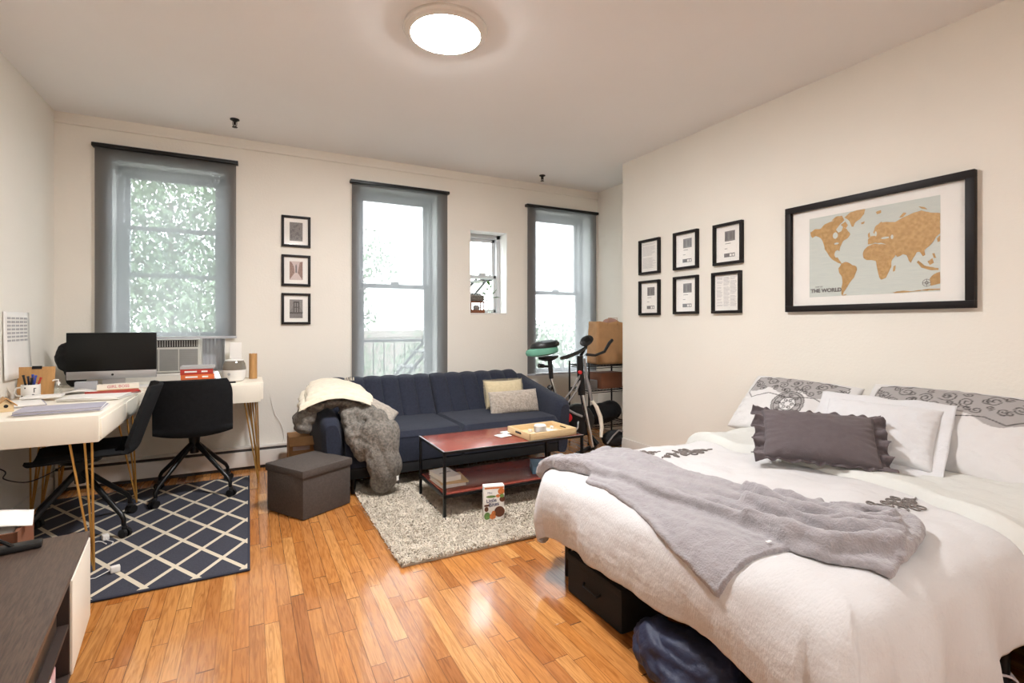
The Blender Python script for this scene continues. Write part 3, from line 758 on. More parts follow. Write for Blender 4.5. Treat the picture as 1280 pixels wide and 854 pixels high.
mug = thing('pen_mug', 'white mug with black lettering filled with pens on the near desk', 'mug', (-1.185, 4.09, Z0))
m = MB(); m.lathe([(.0001, 0), (.042, 0), (.045, .004), (.045, .088), (.0425, .088), (.041, .008), (.0001, .006)], seg=32); m.build('cup', M['whitep'], mug)
m = MB(); m.tube([(-.044, 0, .072), (-.066, 0, .068), (-.072, 0, .045), (-.064, 0, .024), (-.043, 0, .018)], .0055, 10); m.build('handle', M['whitep'], mug)
mk = MB()
for x, z, w_, h_ in ((-.014, .07, .006, .008), (.026, .055, .004, .028), (.022, .028, .010, .005), (.030, .066, .010, .004), (-.03, .02, .010, .008)):
    y = -math.sqrt(.0456**2-x*x); mk.box((x, y, z), (w_, .0018, h_), 0, X=T(x, y, z) @ rot(0, 0, math.asin(x/.0456)) @ T(-x, -y, -z))
mk.build('printed_mark', M['black'], mug)
pens = [('blue', M['blue'], .012, -.008, .135, 8), ('black', M['black'], -.02, -.005, .14, -10), ('dark blue', M['navyn'], -.006, .01, .13, -5), ('red', M['red'], .026, .002, .125, 16), ('black', M['black'], -.008, -.014, .12, 5), ('blue', M['blue'], .004, .016, .14, 2)]
for nme, mm, x, y, l, a in pens:
    p = MB(); p.tube([(0, 0, 0), (0, 0, l*.92), (0, 0, l*.96), (0, 0, l)], [.0055, .0055, .007, .006], 8)
    o = p.build('pen', mm); o.location = (-1.185+x*.5, 4.09+y*.5, Z0+.009); o.rotation_euler = (0, math.radians(a), 0)
    tag(o, 'pens and markers standing in the white mug', 'pen', 'pens in the white mug')
cb = thing('clipboard', 'tan wooden clipboard standing upright against the wall behind the mug', 'clipboard', (-1.20, 4.24, Z0), math.radians(-6))
m = MB(); m.b2((-.10, -.006, 0), (.085, .006, .185), .003, X=rot(math.radians(-8))); m.build('board', M['bamboo'], cb)
m = MB(); m.b2((-.03, -.012, .17), (.02, -.004, .19), .002, X=rot(math.radians(-8))); m.build('clip', M['blackm'], cb)
# little wooden house
bh = thing('model_house', 'tiny wooden house with a pitched roof on the near desk corner', 'ornament', (-1.135, 3.56, Z0), math.radians(28))
m = MB(); m.prism([(-.03, 0), (.03, 0), (.03, .035), (0, .062), (-.03, .035)], -.03, .03, X=rot(PI/2)); m.build('walls', M['tray'], bh)
m = MB(); m.add([(-.042, -.04, .026), (0, -.04, .068), (0, .04, .068), (-.042, .04, .026), (-.042, -.04, .032), (0, -.04, .075), (0, .04, .075), (-.042, .04, .032)], [[0, 1, 2, 3], [7, 6, 5, 4], [0, 4, 5, 1], [3, 2, 6, 7], [0, 3, 7, 4]])
m.add([(.042, -.04, .026), (0, -.04, .068), (0, .04, .068), (.042, .04, .026), (.042, -.04, .032), (0, -.04, .075), (0, .04, .075), (.042, .04, .032)], [[0, 1, 2, 3], [7, 6, 5, 4], [0, 4, 5, 1], [3, 2, 6, 7], [0, 3, 7, 4]])
m.build('roof', M['bamboo'], bh)
m = MB(); m.lathe([(.0001, 0), (.009, 0), (.009, .001), (.0001, .001)], seg=16, X=T(0, -.0305, .03) @ rot(PI/2)); m.build('entrance_hole', M['black'], bh)
# paper piles
def ream(label, loc, rz, n, w_, l_, mats, group=None, name='paper_stack', cat='papers'):
    m = MB(); z = 0
    for i in range(n):
        t_ = .0025+.002*random.random()
        m.b2((-w_/2, -l_/2, z), (w_/2, l_/2, z+t_), 0, X=T(random.uniform(-.008, .008), random.uniform(-.008, .008), 0) @ rot(0, 0, random.uniform(-.06, .06)), mi=random.randrange(len(mats))); z += t_+.0002
    o = m.build(name, mats); place(o, loc, rz); return tag(o, label, cat, group)
ream('stack of folders with lavender-grey covers and orange tab at the near desk front', (-.86, 3.42, Z0), math.radians(4), 6, .34, .21, [M['paperl'], M['paper'], M['paperl'], M['orange']])
ream('pile of white papers in the middle of the near desk', (-.84, 3.92, Z0), math.radians(-8), 5, .30, .22, [M['paper'], M['paper'], M['paperl']])
ream('white envelopes with a red edge lying before the block sign', (-.80, 4.15, Z0), math.radians(12), 4, .28, .16, [M['paper'], M['red'], M['paper']])
ream('loose white papers beside the tiny wooden house', (-1.16, 3.80, Z0), math.radians(20), 3, .22, .28, [M['paper'], M['paperl']])
nb = lay('notebook', 'dark notebook with a white cover lying before the pen mug', 'notebook', (-1.13, 3.955, Z0+.008), math.radians(3), (.18, .12, .010), M['paper'])
place(nb, (-1.10, 3.985, Z0+.0175), .05)
# open paper curved on desk
m = MB(); m.grid(16, 4, lambda u, v: (-.10+.20*u, -.07+.14*v, .003+.018*math.sin(u*PI)**1.5)); o = m.build('curled_paper', M['paper']); s_ = o.modifiers.new('s', 'SOLIDIFY'); s_.thickness = .002; place(o, (-.99, 4.27, Z0+.001), .1); tag(o, 'curled open booklet lying left of the block sign', 'booklet')
# small bottle
bt = thing('hand_sanitizer_bottle', 'small clear pump bottle between the pen mug and the computer', 'bottle', (-1.09, 4.22, Z0))
m = MB(); m.lathe([(.0001, 0), (.019, 0), (.021, .004), (.021, .055), (.010, .07), (.009, .075), (.0001, .075)], seg=20); m.build('body', M['fglass'], bt)
m = MB(); m.lathe([(.011, .072), (.011, .085), (.004, .087), (.004, .10), (.0001, .10)], seg=14); m.tube([(0, 0, .099), (-.02, -.005, .099), (-.026, -.006, .093)], .0035, 8); m.build('pump', M['whitep'], bt)
rt = lay('wifi_router', 'grey box with a dark slot standing left of the computer chin', 'box', (-1.0, 4.45, Z0), .05, (.12, .05, .06), M['accordion'], bev=.006)

# books under the window
bx_, by_ = -.355, 4.62; z = Z0
cols = [(M['green'], .235, .16, .030, 'teal covered book at the bottom of the desk pile'), (M['orange'], .22, .15, .040, 'orange covered book, second from the bottom of the desk pile'),
        (M['red'], .215, .15, .040, 'red book, second from the top of the desk pile'), (M['greyfur2'] if 'greyfur2' in M else M['inkl'], .225, .155, .022, 'thin grey book on top of the desk pile')]
def book(w_, l_, t_, cover, label, loc, rz, group, title=None):
    r = thing('book', label, 'book', loc, rz, group)
    m = MB(); m.b2((-w_/2, -l_/2, 0), (w_/2, l_/2, .002), .0005); m.b2((-w_/2, -l_/2, t_-.002), (w_/2, l_/2, t_), .0005); m.b2((-w_/2, -l_/2, 0), (w_/2, -l_/2+.003, t_), .0008); m.build('cover', cover, r)
    m = MB(); m.b2((-w_/2+.004, -l_/2+.003, .002), (w_/2-.004, l_/2-.004, t_-.002)); m.build('pages', M['paper'], r)
    return r
for i, (mm, w_, l_, t_, lab) in enumerate(cols):
    r = book(w_, l_, t_, mm, lab, (bx_+(.012, .006, -.004, .004)[i], by_, z), (.02, -.03, .04, -.01)[i], 'books piled on the window desk')
    if i in (1, 2):
        m = MB(); m.b2((-.08, -l_/2-.0006, t_*.35), (-.0, -l_/2+.0002, t_*.65)); m.b2((.03, -l_/2-.0006, t_*.35), (.07, -l_/2+.0002, t_*.65)); m.build('spine_lettering', M['paper'], r)
    z += t_+.0006
# humidifier
hu = thing('humidifier', 'white rounded humidifier with a smoked upper tank on the window desk', 'humidifier', (-.105, 4.60, Z0))
m = MB(); m.lathe([(.0001, 0), (.055, 0), (.068, .006), (.084, .045), (.086, .09), (.084, .092), (.0001, .092)], seg=40); m.build('base', M['whitep'], hu)
m = MB(); m.lathe([(.084, .092), (.084, .105), (.078, .14), (.066, .165), (.0001, .165)], seg=40); m.build('tank', M['smoke'], hu)
m = MB(); m.lathe([(.066, .165), (.062, .172), (.03, .178), (.012, .178), (.012, .172), (.0001, .172)], seg=40); m.build('lid', M['whitep'], hu)
m = MB(); m.lathe([(.0001, 0), (.011, 0), (.011, .002), (.0001, .002)], seg=16, X=T(-.035, -.0785, .062) @ rot(PI/2, 0, -.42)); m.build('dial', M['silver'], hu)
tb = thing('bamboo_cylinder', 'tall slim tan bamboo cylinder at the right end of the window desk', 'container', (.03, 4.74, Z0))
m = MB(); m.lathe([(.0001, 0), (.031, 0), (.031, .21), (.027, .21), (.027, .02), (.0001, .02)], seg=28); m.build('tube', M['bamboo'], tb)
m = MB(); m.tube([(-.008, 0, .03), (-.012, -.004, .245)], .003, 6); m.tube([(.01, .004, .03), (.017, .006, .235)], .003, 6); m.build('sticks', M['whitep'], tb)
ph = thing('leaning_phone', 'small grey handset leaning beside the book pile on the window desk', 'phone', (-.205, 4.545, Z0), .3)
m = MB(); m.b2((-.022, -.005, 0), (.022, .005, .095), .004, X=rot(math.radians(-22), math.radians(-16)) ); m.build('body', M['silver'], ph)
m = MB(); m.b2((-.035, -.03, 0), (.035, .03, .012), .004); m.build('cradle', M['black'], ph)
o = lay('key_fob', 'small black key fob lying in front of the humidifier', 'key fob', (-.115, 4.46, Z0), .3, (.045, .022, .012), M['black'], bev=.004)
o = lay('white_box', 'white cardboard box standing behind the humidifier by the window edge', 'box', (-.10, 4.83, Z0), 0, (.085, .05, .30), M['paper'], bev=.003)

# ================================================================== TELEVISION AND STAND
tx, ty, ta = -.535, 2.43, math.radians(6)      # front far corner of the stand; length runs back towards the camera
ts = thing('television_stand', 'grey-brown walnut media console with white door panels, bottom left', 'media console', (tx, ty, 0), ta-PI/2)
# local: +x towards the camera along the length, +y = into the room front?  (rotated -90+6): +x -> (sin6,-cos6), +y -> (cos6, sin6)
Lg, Dp, TZ, BZ = 1.55, .40, .485, .165
def tb2(a, b, name, mm, bev=.002, p=ts):
    m = MB(); m.b2(a, b, bev); return m.build(name, mm, p)
tb2((0, -Dp, TZ-.018), (Lg, 0, TZ), 'top_board', M['walnut'])
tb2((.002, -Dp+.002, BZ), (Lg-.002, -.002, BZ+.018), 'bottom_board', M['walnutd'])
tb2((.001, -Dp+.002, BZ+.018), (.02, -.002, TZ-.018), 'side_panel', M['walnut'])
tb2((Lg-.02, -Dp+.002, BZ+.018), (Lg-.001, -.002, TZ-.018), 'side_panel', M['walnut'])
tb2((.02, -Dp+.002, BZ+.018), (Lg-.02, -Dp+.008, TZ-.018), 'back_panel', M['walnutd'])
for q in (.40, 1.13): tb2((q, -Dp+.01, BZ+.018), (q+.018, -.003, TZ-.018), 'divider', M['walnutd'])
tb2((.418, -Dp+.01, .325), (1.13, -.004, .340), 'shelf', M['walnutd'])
for a, b in ((.018, .402), (1.13, Lg-.018)):
    d = tb2((a, -.012, BZ+.006), (b, .003, TZ-.020), 'door', M['deskw'])
for x, y in ((.10, -.07), (.10, -Dp+.07), (Lg-.10, -.07), (Lg-.10, -Dp+.07)):
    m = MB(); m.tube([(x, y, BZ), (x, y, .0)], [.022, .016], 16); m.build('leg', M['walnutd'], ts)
def stand_pt(lx, ly, z):
    a = ta-PI/2; return (tx+lx*math.cos(a)-ly*math.sin(a), ty+lx*math.sin(a)+ly*math.cos(a), z)
tv = thing('television', 'flat black television standing on the media console at the left edge', 'television', stand_pt(.50, -.275, TZ+.001), ta-PI/2)
m = MB(); m.b2((-.535, -.012, .07), (.60, .018, .71), .005); m.build('panel', M['black'], tv)
m = MB(); m.b2((-.525, .018, .08), (.59, .0195, .70), .0); m.build('screen', M['screen'], tv)
for x in (-.40, .46):
    m = MB(); m.tube([(x, .0, .09), (x-.01, .10, .004)], .006, 6); m.tube([(x, .0, .09), (x+.01, -.08, .004)], .006, 6); m.build('foot', M['blackm'], tv)
sb = lay('media_bar', 'short black streaming box lying on the media console', 'media player', stand_pt(.10, -.245, TZ+.001), ta, (.19, .05, .022), M['black'], bev=.008)
place(sb, stand_pt(.085, -.215, TZ+.001), ta+.1)
pb = thing('paper_tray_box', 'brown box of mail and white papers behind the media console', 'box', (-.90, 2.60, 0), ta)
M['cardd'] = mat('reddish_brown_card', srgb(122, 76, 52), .7, var=.08)
m = MB()
m.b2((-.20, -.13, 0), (.13, .13, .012)); m.b2((-.20, -.13, 0), (-.19, .13, .48)); m.b2((.12, -.13, 0), (.13, .13, .50)); m.b2((-.20, .12, 0), (.13, .13, .50)); m.b2((-.20, -.13, 0), (.13, -.12, .50))
m.build('box', M['cardd'], pb)
o = lay('mail_pile', 'white and blue mail heaped in the brown box behind the media console', 'papers', (-.915, 2.60, .014), ta, (.24, .20, .47), M['paper'], bev=.01)
m = MB(); m.grid(14, 6, lambda u, v: (-.12+.24*u, -.09+.18*v, .0+.022*math.sin(u*PI)**1.3+.01*v)); o = m.build('magazine', [M['paper']]); o.modifiers.new('s', 'SOLIDIFY').thickness = .004; place(o, (-.87, 2.60, .503), ta+.15); tag(o, 'white curved magazine on top of the mail in the brown box', 'magazine')
o = lay('blue_folder', 'dark blue folder lying on the mail in the brown box', 'folder', (-.97, 2.58, .486), ta-.1, (.10, .14, .006), M['navyn'])
# inside the open middle
o = lay('disc_player', 'flat black disc player on the shelf of the media console', 'disc player', stand_pt(.80, -.17, .3415), ta, (.30, .44, .085), M['black'], bev=.006)
place(o, stand_pt(.68, -.175, .3415), ta)
o = lay('blue_game_case', 'bright blue plastic case standing on the black disc player', 'case', stand_pt(.72, -.06, .428), ta, (.02, .14, .04), M['blue'])
M['pinkgl'] = mat('pink_ribboned_plastic', srgb(206, 160, 164), .25, col2=srgb(236, 206, 206), vscale=30)
pk = thing('perfume_bottle', 'pink bottle with a silver collar lying in the lower console bay', 'bottle', stand_pt(.475, -.06, BZ+.021))
m = MB(); m.lathe([(.0001, 0), (.03, 0), (.034, .01), (.034, .055), (.026, .075), (.014, .082), (.0001, .083)], seg=24); m.build('body', M['pinkgl'], pk)
m = MB(); m.lathe([(.018, .08), (.018, .096), (.022, .10), (.022, .125), (.0001, .128)], seg=20); m.build('cap', M['silver'], pk)
m = MB(); m.lathe([(.0001, 0), (.012, 0), (.010, .006), (.0001, .009)], seg=12, X=T(.02, -.028, .03) @ rot(PI/2, 0, .6)); m.build('rosette', M['mauve'], pk)
pk2 = thing('candle_jar', 'small pink glass jar with a white lid in the lower console bay', 'jar', stand_pt(.56, -.055, BZ+.021))
m = MB(); m.lathe([(.0001, 0), (.03, 0), (.032, .01), (.032, .05), (.0001, .05)], seg=24); m.build('glass', M['pinkgl'], pk2)
m = MB(); m.lathe([(.033, .051), (.033, .065), (.0001, .066)], seg=24); m.build('lid', M['whitep'], pk2)

# cables and small things on the floor under the desks
def cable(label, pts, r=.0035, mm='black', name='cable'):
    m = MB(); P = [Vector(p) for p in pts]; out = []
    for i in range(len(P)-1):
        p0 = P[max(i-1, 0)]; p1 = P[i]; p2 = P[i+1]; p3 = P[min(i+2, len(P)-1)]
        for k in range(6):
            t_ = k/6; out.append(.5*((2*p1)+(-p0+p2)*t_+(2*p0-5*p1+4*p2-p3)*t_**2+(-p0+3*p1-3*p2+p3)*t_**3))
    out.append(P[-1]); m.tube(out, r, 6); o = m.build(name, M[mm]); return tag(o, label, 'cable')
cable('black power cable hanging from the near desk down the left wall', [(-1.28, 3.75, .66), (-1.27, 3.80, .50), (-1.24, 3.90, .42), (-1.27, 3.98, .36), (-1.2, 4.1, .30), (-1.1, 4.2, .33), (-1.05, 4.3, .37)])
cable('thick black cable looping behind the television', [(-1.26, 3.2, .62), (-1.22, 3.25, .50), (-1.16, 3.35, .40), (-1.20, 3.4, .25), (-1.22, 3.5, .10), (-1.2, 3.6, .02)], .006)
cable('white charging cable snaking over the patterned rug to a small plug', [(-1.15, 3.62, .017), (-1.0, 3.55, .017), (-.93, 3.42, .017), (-.86, 3.50, .017), (-.78, 3.66, .017), (-.72, 3.60, .017)], .003, 'whitep', 'charging_cable')
cable('thin white cable hanging on the wall right of the desk', [(.17, 4.968, .62), (.20, 4.966, .48), (.26, 4.966, .36), (.28, 4.962, .25), (.27, 4.905, .21)], .0025, 'whitep')
def plug(label, x, y, a):
    r = thing('power_adapter', label, 'power adapter', (x, y, .0145), a, 'white plugs on the patterned rug')
    m = MB(); m.b2((-.016, -.02, 0), (.016, .02, .03), .006); m.build('body', M['whitep'], r)
    m = MB(); m.tube([(0, -.02, .015), (0, -.04, .008), (.02, -.08, .003), (.0, -.13, .003)], .0022, 6); m.build('lead', M['whitep'], r)
plug('white plug on the patterned rug left of the brass leg foot', -.74, 3.68, .4)
plug('white plug on the patterned rug nearest the media console', -.60, 3.18, -1.3)
# ================================================================== SOFT SHEETS / CUSHIONS
def slab(nu, nv, P, th, name, material, parent=None, edge=.08, e2=None, weld=True):
    """thick cloth sheet lying on the surface P(u,v); th(u,v) = thickness incl. folds, edges rounded down to the surface"""
    m = MB()
    def N_(u, v):
        e = 2e-3; a = P(min(u+e, 1), v)-P(max(u-e, 0), v); b = P(u, min(v+e, 1))-P(u, max(v-e, 0)); n = a.cross(b)
        return n.normalized() if n.length > 0 else Vector((0, 0, 1))
    eu = edge; ev = e2 or edge
    def edgef(u, v):
        a = min(u, 1-u)/eu; b = min(v, 1-v)/ev
        f = lambda q: math.sqrt(max(0, 1-(1-min(q, 1))**2))
        return f(a)*f(b)
    sg = 1
    c = N_(.5, .5)
    def warp(t, e_):    # denser rows near the rounded edges
        return t
    top = lambda u, v: P(u, v)+N_(u, v)*(th(u, v)*edgef(u, v)+.0006)
    bot = lambda u, v: P(u, v)+N_(u, v)*.0004
    m.grid(nu, nv, top); m.grid(nu, nv, bot, flip=True)
    K = (nu+1)*(nv+1)
    ring = [i*(nv+1) for i in range(nu+1)]+[nu*(nv+1)+j for j in range(1, nv+1)]+[i*(nv+1)+nv for i in range(nu-1, -1, -1)]+[j for j in range(nv-1, 0, -1)]
    for i in range(len(ring)):
        a, b = ring[i], ring[(i+1) % len(ring)]; m.f.append([a, b, b+K, a+K]); m.m.append(0)
    return m.build(name, material, parent, ang=80)

def cushion(w_, h_, t_, n=44, pinch=.10, wr=.004, seed=0, power=.42, name='cushion', material=None, parent=None):
    """stuffed cushion: local x = width, y = height, z = thickness; corners drawn out to points"""
    m = MB()
    def side(sg):
        def f(i, j):
            u, v = i*2-1, j*2-1
            e = (max(0, 1-u*u)*max(0, 1-v*v))
            sx = 1-pinch*(1-abs(v)**2)*abs(u)**2*.5*(1 if abs(v) < 1 else 1); sy = 1-pinch*(1-abs(u)**2)*abs(v)**2*.5
            x = u*w_/2*sx; y = v*h_/2*sy; z = t_/2*e**power
            z += wr*nz(x*14+seed, y*14, seed+sg)*min(1, e*6)
            rad = .5*wr*math.sin(26*math.atan2(v, u)+3*nz(u*2, v*2, seed))*(max(abs(u), abs(v))**4)*min(1, e*12)
            return (x, y, sg*(z+rad) if e > 0 else 0)
        return f
    m.grid(n, n, side(1)); m.grid(n, n, side(-1), flip=True)
    return m.build(name, material, parent, ang=80, weld=True)
def pose(o, loc, right, up):
    """orient an object so local x = right, local y = up (as directions in the room)"""
    r = Vector(right).normalized(); u = Vector(up); u = (u-u.dot(r)*r).normalized(); n = r.cross(u)
    o.matrix_world = Matrix(((r.x, u.x, n.x, loc[0]), (r.y, u.y, n.y, loc[1]), (r.z, u.z, n.z, loc[2]), (0, 0, 0, 1)))
    return o

# ================================================================== SOFA
sx0, sy0 = 1.55, 4.30
so = thing('sofa', 'dark navy sofa with channel-tufted back under the middle windows', 'sofa', (sx0, sy0, 0))
def sseat(x0, x1):
    m = MB(); a, b = x0, x1
    def f(u, v):
        x = a+(b-a)*u; y = -.50+.72*v; e = min(1, min(u, 1-u)/.035)*min(1, min(v, 1-v)/.06)
        return (x, y, .395+.045*math.sqrt(max(0, 1-(1-e)**2))+.008*math.sin(u*PI)*math.sin(v*PI)+.003*nz(x*6, y*6))
    m.grid(40, 26, f)
    m.b2((a+.004, -.498, .20), (b-.004, .22, .40), .02)
    return m.build('seat_cushion', M['navy'], so)
sseat(-.93, -.003); sseat(.003, .93)
def sback(x0, x1, rl, rr):
    m = MB(); n = 6; nu, nv = 72, 24
    def front(sg):
        def f(u, v):
            x = x0+(x1-x0)*u; ch = abs(math.sin(PI*n*u)); top = .775
            if rl and u < .05: top -= .035*(1-math.sqrt(max(0, 1-(1-u/.05)**2)))
            if rr and u > .95: top -= .035*(1-math.sqrt(max(0, 1-(1-(1-u)/.05)**2)))
            z = .38+(top-.38)*v
            y = .20+.26*v
            e = math.sqrt(max(0, 1-(1-min(1, (1-v)/.14))**2))*math.sqrt(max(0, 1-(1-min(1, min(u, 1-u)/.015))**2))
            if sg > 0: y -= (.045+.030*ch**.45)*e
            else: y += .05*e
            return (x, y, z+.012*ch*v**6)
        return f
    m.grid(nu, nv, front(1)); m.grid(nu, nv, front(-1), flip=True)
    m.add([front(1)(u, 0) for u in (0, 1)]+[front(-1)(u, 0) for u in (1, 0)], [[0, 1, 2, 3]])
    return m.build('back_cushion', M['navy'], so, weld=True, ang=60)
sback(-.93, .012, 1, 0); sback(.016, .985, 0, 1)
def sarm(sg):
    m = MB(); ny = 26; K = 28
    ys = [-.47+(.96)*(i/ny) for i in range(ny+1)]
    def sec(y, i):
        t = (y+.47)/.96; zt = .575+.16*t**1.15
        f = 1 if i > 3 else math.sqrt(1-(1-i/4)**2)*.35+.65
        if i == 0: f = .62
        zt -= (1-f)*.12; th = .082*f
        pts = []
        zb = .10
        for k in range(K):
            a = 2*PI*k/K; c, s_ = math.cos(a), math.sin(a)
            px2 = math.copysign(abs(c)**.55, c)*th
            zz = (zb+zt)/2+math.copysign(abs(s_)**.5, s_)*(zt-zb)/2
            fl = .055*(max(0, zz-zb)/.6)**1.6
            pts.append((sg*(.985+px2+fl), y, zz))
        return pts
    vs = []; 
    for i, y in enumerate(ys): vs += sec(y, i)
    fs = [[i*K+k, i*K+(k+1) % K, (i+1)*K+(k+1) % K, (i+1)*K+k] for i in range(ny) for k in range(K)]
    fs += [[k for k in range(K)], [ny*K+k for k in range(K)]]
    m.add(vs, fs); return m.build('armrest', M['navy'], so, ang=50)
sarm(-1); sarm(1)
m = MB(); m.b2((-.92, -.49, .12), (.92, .42, .20), .01); m.build('base', M['blackfab'], so)
for x in (-.86, .86):
    for y in (-.43, .36):
        m = MB(); m.tube([(x, y, .12), (x, y, 0)], [.022, .015], 12); m.build('leg', M['blackm'], so)

# cushions on the sofa
c1 = cushion(.40, .26, .12, name='throw_pillow', material=M['creamf'], seed=2, power=.35); pose(c1, (2.195, 4.34, .595), (1, -.03, .0), (0, .30, 1))
tag(c1, 'cream plush cushion with a fringed edge on the right end of the sofa', 'cushion')
fr = MB()
for i in range(90):
    t_ = i/90; per = t_*4; s_ = per % 1; k_ = int(per)
    x, y = [(-.2+.4*s_, -.13), (.2, -.13+.26*s_), (.2-.4*s_, .13), (-.2, .13-.26*s_)][k_]
    d = Vector((x, y*1.6, 0)).normalized(); fr.tube([(x*.97, y*.97, 0), (x*.97+d.x*.010, y*.97+d.y*.010, random.uniform(-.005, .005)), (x*.97+d.x*.02, y*.97+d.y*.02+random.uniform(-.004, .004), random.uniform(-.008, .008))], .0028, 4)
fr.build('fringe', M['creamf'], c1)
c2 = cushion(.50, .22, .14, name='throw_pillow', material=M['greyfur'], seed=5, power=.35, pinch=.06); pose(c2, (2.21, 4.17, .535), (1, -.06, .02), (0, .32, 1))
tag(c2, 'long grey beige fur cushion leaning in front of the cream cushion', 'cushion')
c3 = cushion(.42, .36, .14, name='throw_pillow', material=M['greyfur'], seed=9, power=.4); pose(c3, (.87, 4.15, .545), (.82, -.30, -.45), (-.12, .62, .42))
tag(c3, 'grey beige fur cushion sticking out from behind the grey duvet', 'cushion')

# grey duvet heaped over the left arm
dv = MB()
ell(dv, (.365, 3.98, .575), (.075, .10, .085), rot(0, .5, .3)); ell(dv, (.345, 3.96, .515), (.055, .08, .05), rot(0, .4, 0)); ell(dv, (.43, 4.0, .66), (.09, .14, .045))
ell(dv, (.58, 4.02, .685), (.16, .16, .045), rot(0, .05, 0)); ell(dv, (.70, 3.98, .60), (.09, .16, .10)); ell(dv, (.78, 4.02, .50), (.12, .14, .09))
ell(dv, (.655, 3.86, .545), (.055, .09, .10), rot(0, -.15, 0)); ell(dv, (.68, 3.76, .46), (.07, .07, .09)); ell(dv, (.72, 3.73, .37), (.06, .055, .10), rot(0, -.2, 0))
ell(dv, (.80, 3.86, .56), (.09, .14, .09), rot(.5, 0, 0)); ell(dv, (.845, 3.74, .49), (.095, .08, .15)); ell(dv, (.87, 3.67, .36), (.118, .075, .20)); ell(dv, (.875, 3.66, .24), (.125, .085, .17)); ell(dv, (.862, 3.67, .13), (.10, .07, .10), rot(0, .2, 0))
ell(dv, (.94, 3.72, .44), (.05, .06, .12)); ell(dv, (.79, 3.70, .44), (.09, .06, .14)); ell(dv, (.81, 3.67, .30), (.075, .065, .15)); ell(dv, (.93, 3.66, .25), (.06, .06, .15))
def dfold(p, n):
    s = 0
    # long creases that run down the hanging part, cross creases where it bends over the arm
    f = nz(p.x*11+p.z*3, p.y*8, p.z*2.4, 1); s += .016*(abs(f)*2-.45)
    s += .0015*nz(p.x*30, p.y*30, p.z*12, 2)
    if p.x < .78: s += .009*(abs(nz(p.x*9, p.y*12, p.z*18, 1))*2-.4)
    return s
o = remeshed(dv, 'duvet', M['duvet'], .0085, smooth=9, disp=dfold); tag(o, 'speckled grey duvet draped over the left arm of the sofa down to the floor', 'duvet')
lb = MB(); lb.b2((-.008, -.001, -.022), (.008, .001, .012), .0005); l_ = lb.build('care_tag', M['paper'], o); l_.location = (.955, 3.605, .155)

# cream blanket, folded, on top of the duvet
def cream_layer(k, x0, x1, y0, y1, dz, th, parent=None):
    def P(u, v):
        x = x0+(x1-x0)*u+.05*(v-.5)*(1-u*1.4)+.006*math.sin(v*7+k); y = y0+(y1-y0)*v-.035*u*(1-v)
        t = (x-.56)/.30
        z = .735+dz-.10*max(0, -t-.12)**1.5*1.3-.105*max(0, t-.1)**1.5+.035*(v-.3)+.005*nz(x*9, y*9, k)
        return Vector((x, y, z))
    def th_(u, v): return th+.008*abs(nz(u*5+k, v*3, k*3))
    return slab(56, 44, P, th_, 'folded_layer' if parent else 'blanket', M['cream'], parent, edge=.06)
b0 = cream_layer(0, .335, .80, 3.84, 4.27, 0, .026); tag(b0, 'cream knitted blanket folded on top of the grey duvet', 'blanket')
cream_layer(1, .375, .815, 3.87, 4.29, .026, .024, b0); cream_layer(2, .395, .83, 3.93, 4.30, .048, .022, b0)
m = MB(); m.tube([(.345+.012*math.sin(i*.9), 3.845+i*.028, .665+.012*math.sin(i*.7)+i*.002) for i in range(12)], [.012, .018, .024, .026, .024, .022, .024, .026, .024, .022, .018, .01], 12); m.build('rolled_edge', M['cream'], b0)
m = MB()
for i in range(9): m.tube([(.70+i*.009, 4.30, .80), (.702+i*.009+random.uniform(-.004, .004), 4.315, .818+random.uniform(0, .012))], .0022, 5)
m.build('tassel', M['cream'], b0)

# ================================================================== OTTOMAN + CARTON
ot = thing('storage_ottoman', 'brown-grey linen storage cube ottoman on the wooden floor', 'ottoman', (.372, 3.735, 0), math.radians(31))
m = MB(); m.b2((-.192, -.192, .004), (.192, .192, .285), .008); m.build('body', M['ottoman'], ot)
m = MB()
m.b2((-.203, -.203, .272), (.203, .203, .325), .014)
m.grid(16, 16, lambda u, v: (-.195+.39*u, -.195+.39*v, .322+.016*(max(0, math.sin(u*PI)*math.sin(v*PI)))**.4))
m.build('lid', M['ottoman'], ot)
cx = thing('cardboard_box', 'small open cardboard box between the ottoman and the window wall', 'box', (.42, 4.62, 0))
m = MB(); a, b, h_ = .13, .12, .33
m.b2((-a, -b, 0), (a, b, .004)); m.b2((-a, -b, 0), (-a+.004, b, h_)); m.b2((a-.004, -b, 0), (a, b, h_)); m.b2((-a, -b, 0), (a, -b+.004, h_)); m.b2((-a, b-.004, 0), (a, b, h_)); m.build('body', M['card'], cx)
m = MB(); m.b2((-a, -.10, 0), (a, 0, .004), 0, X=T(0, -b, h_) @ rot(math.radians(35))); m.build('flap', M['card'], cx)
m = MB(); m.b2((-.1, -b-.002, .22), (.03, -b+.001, .27)); m.build('printed_band', M['pinkprint'], cx)

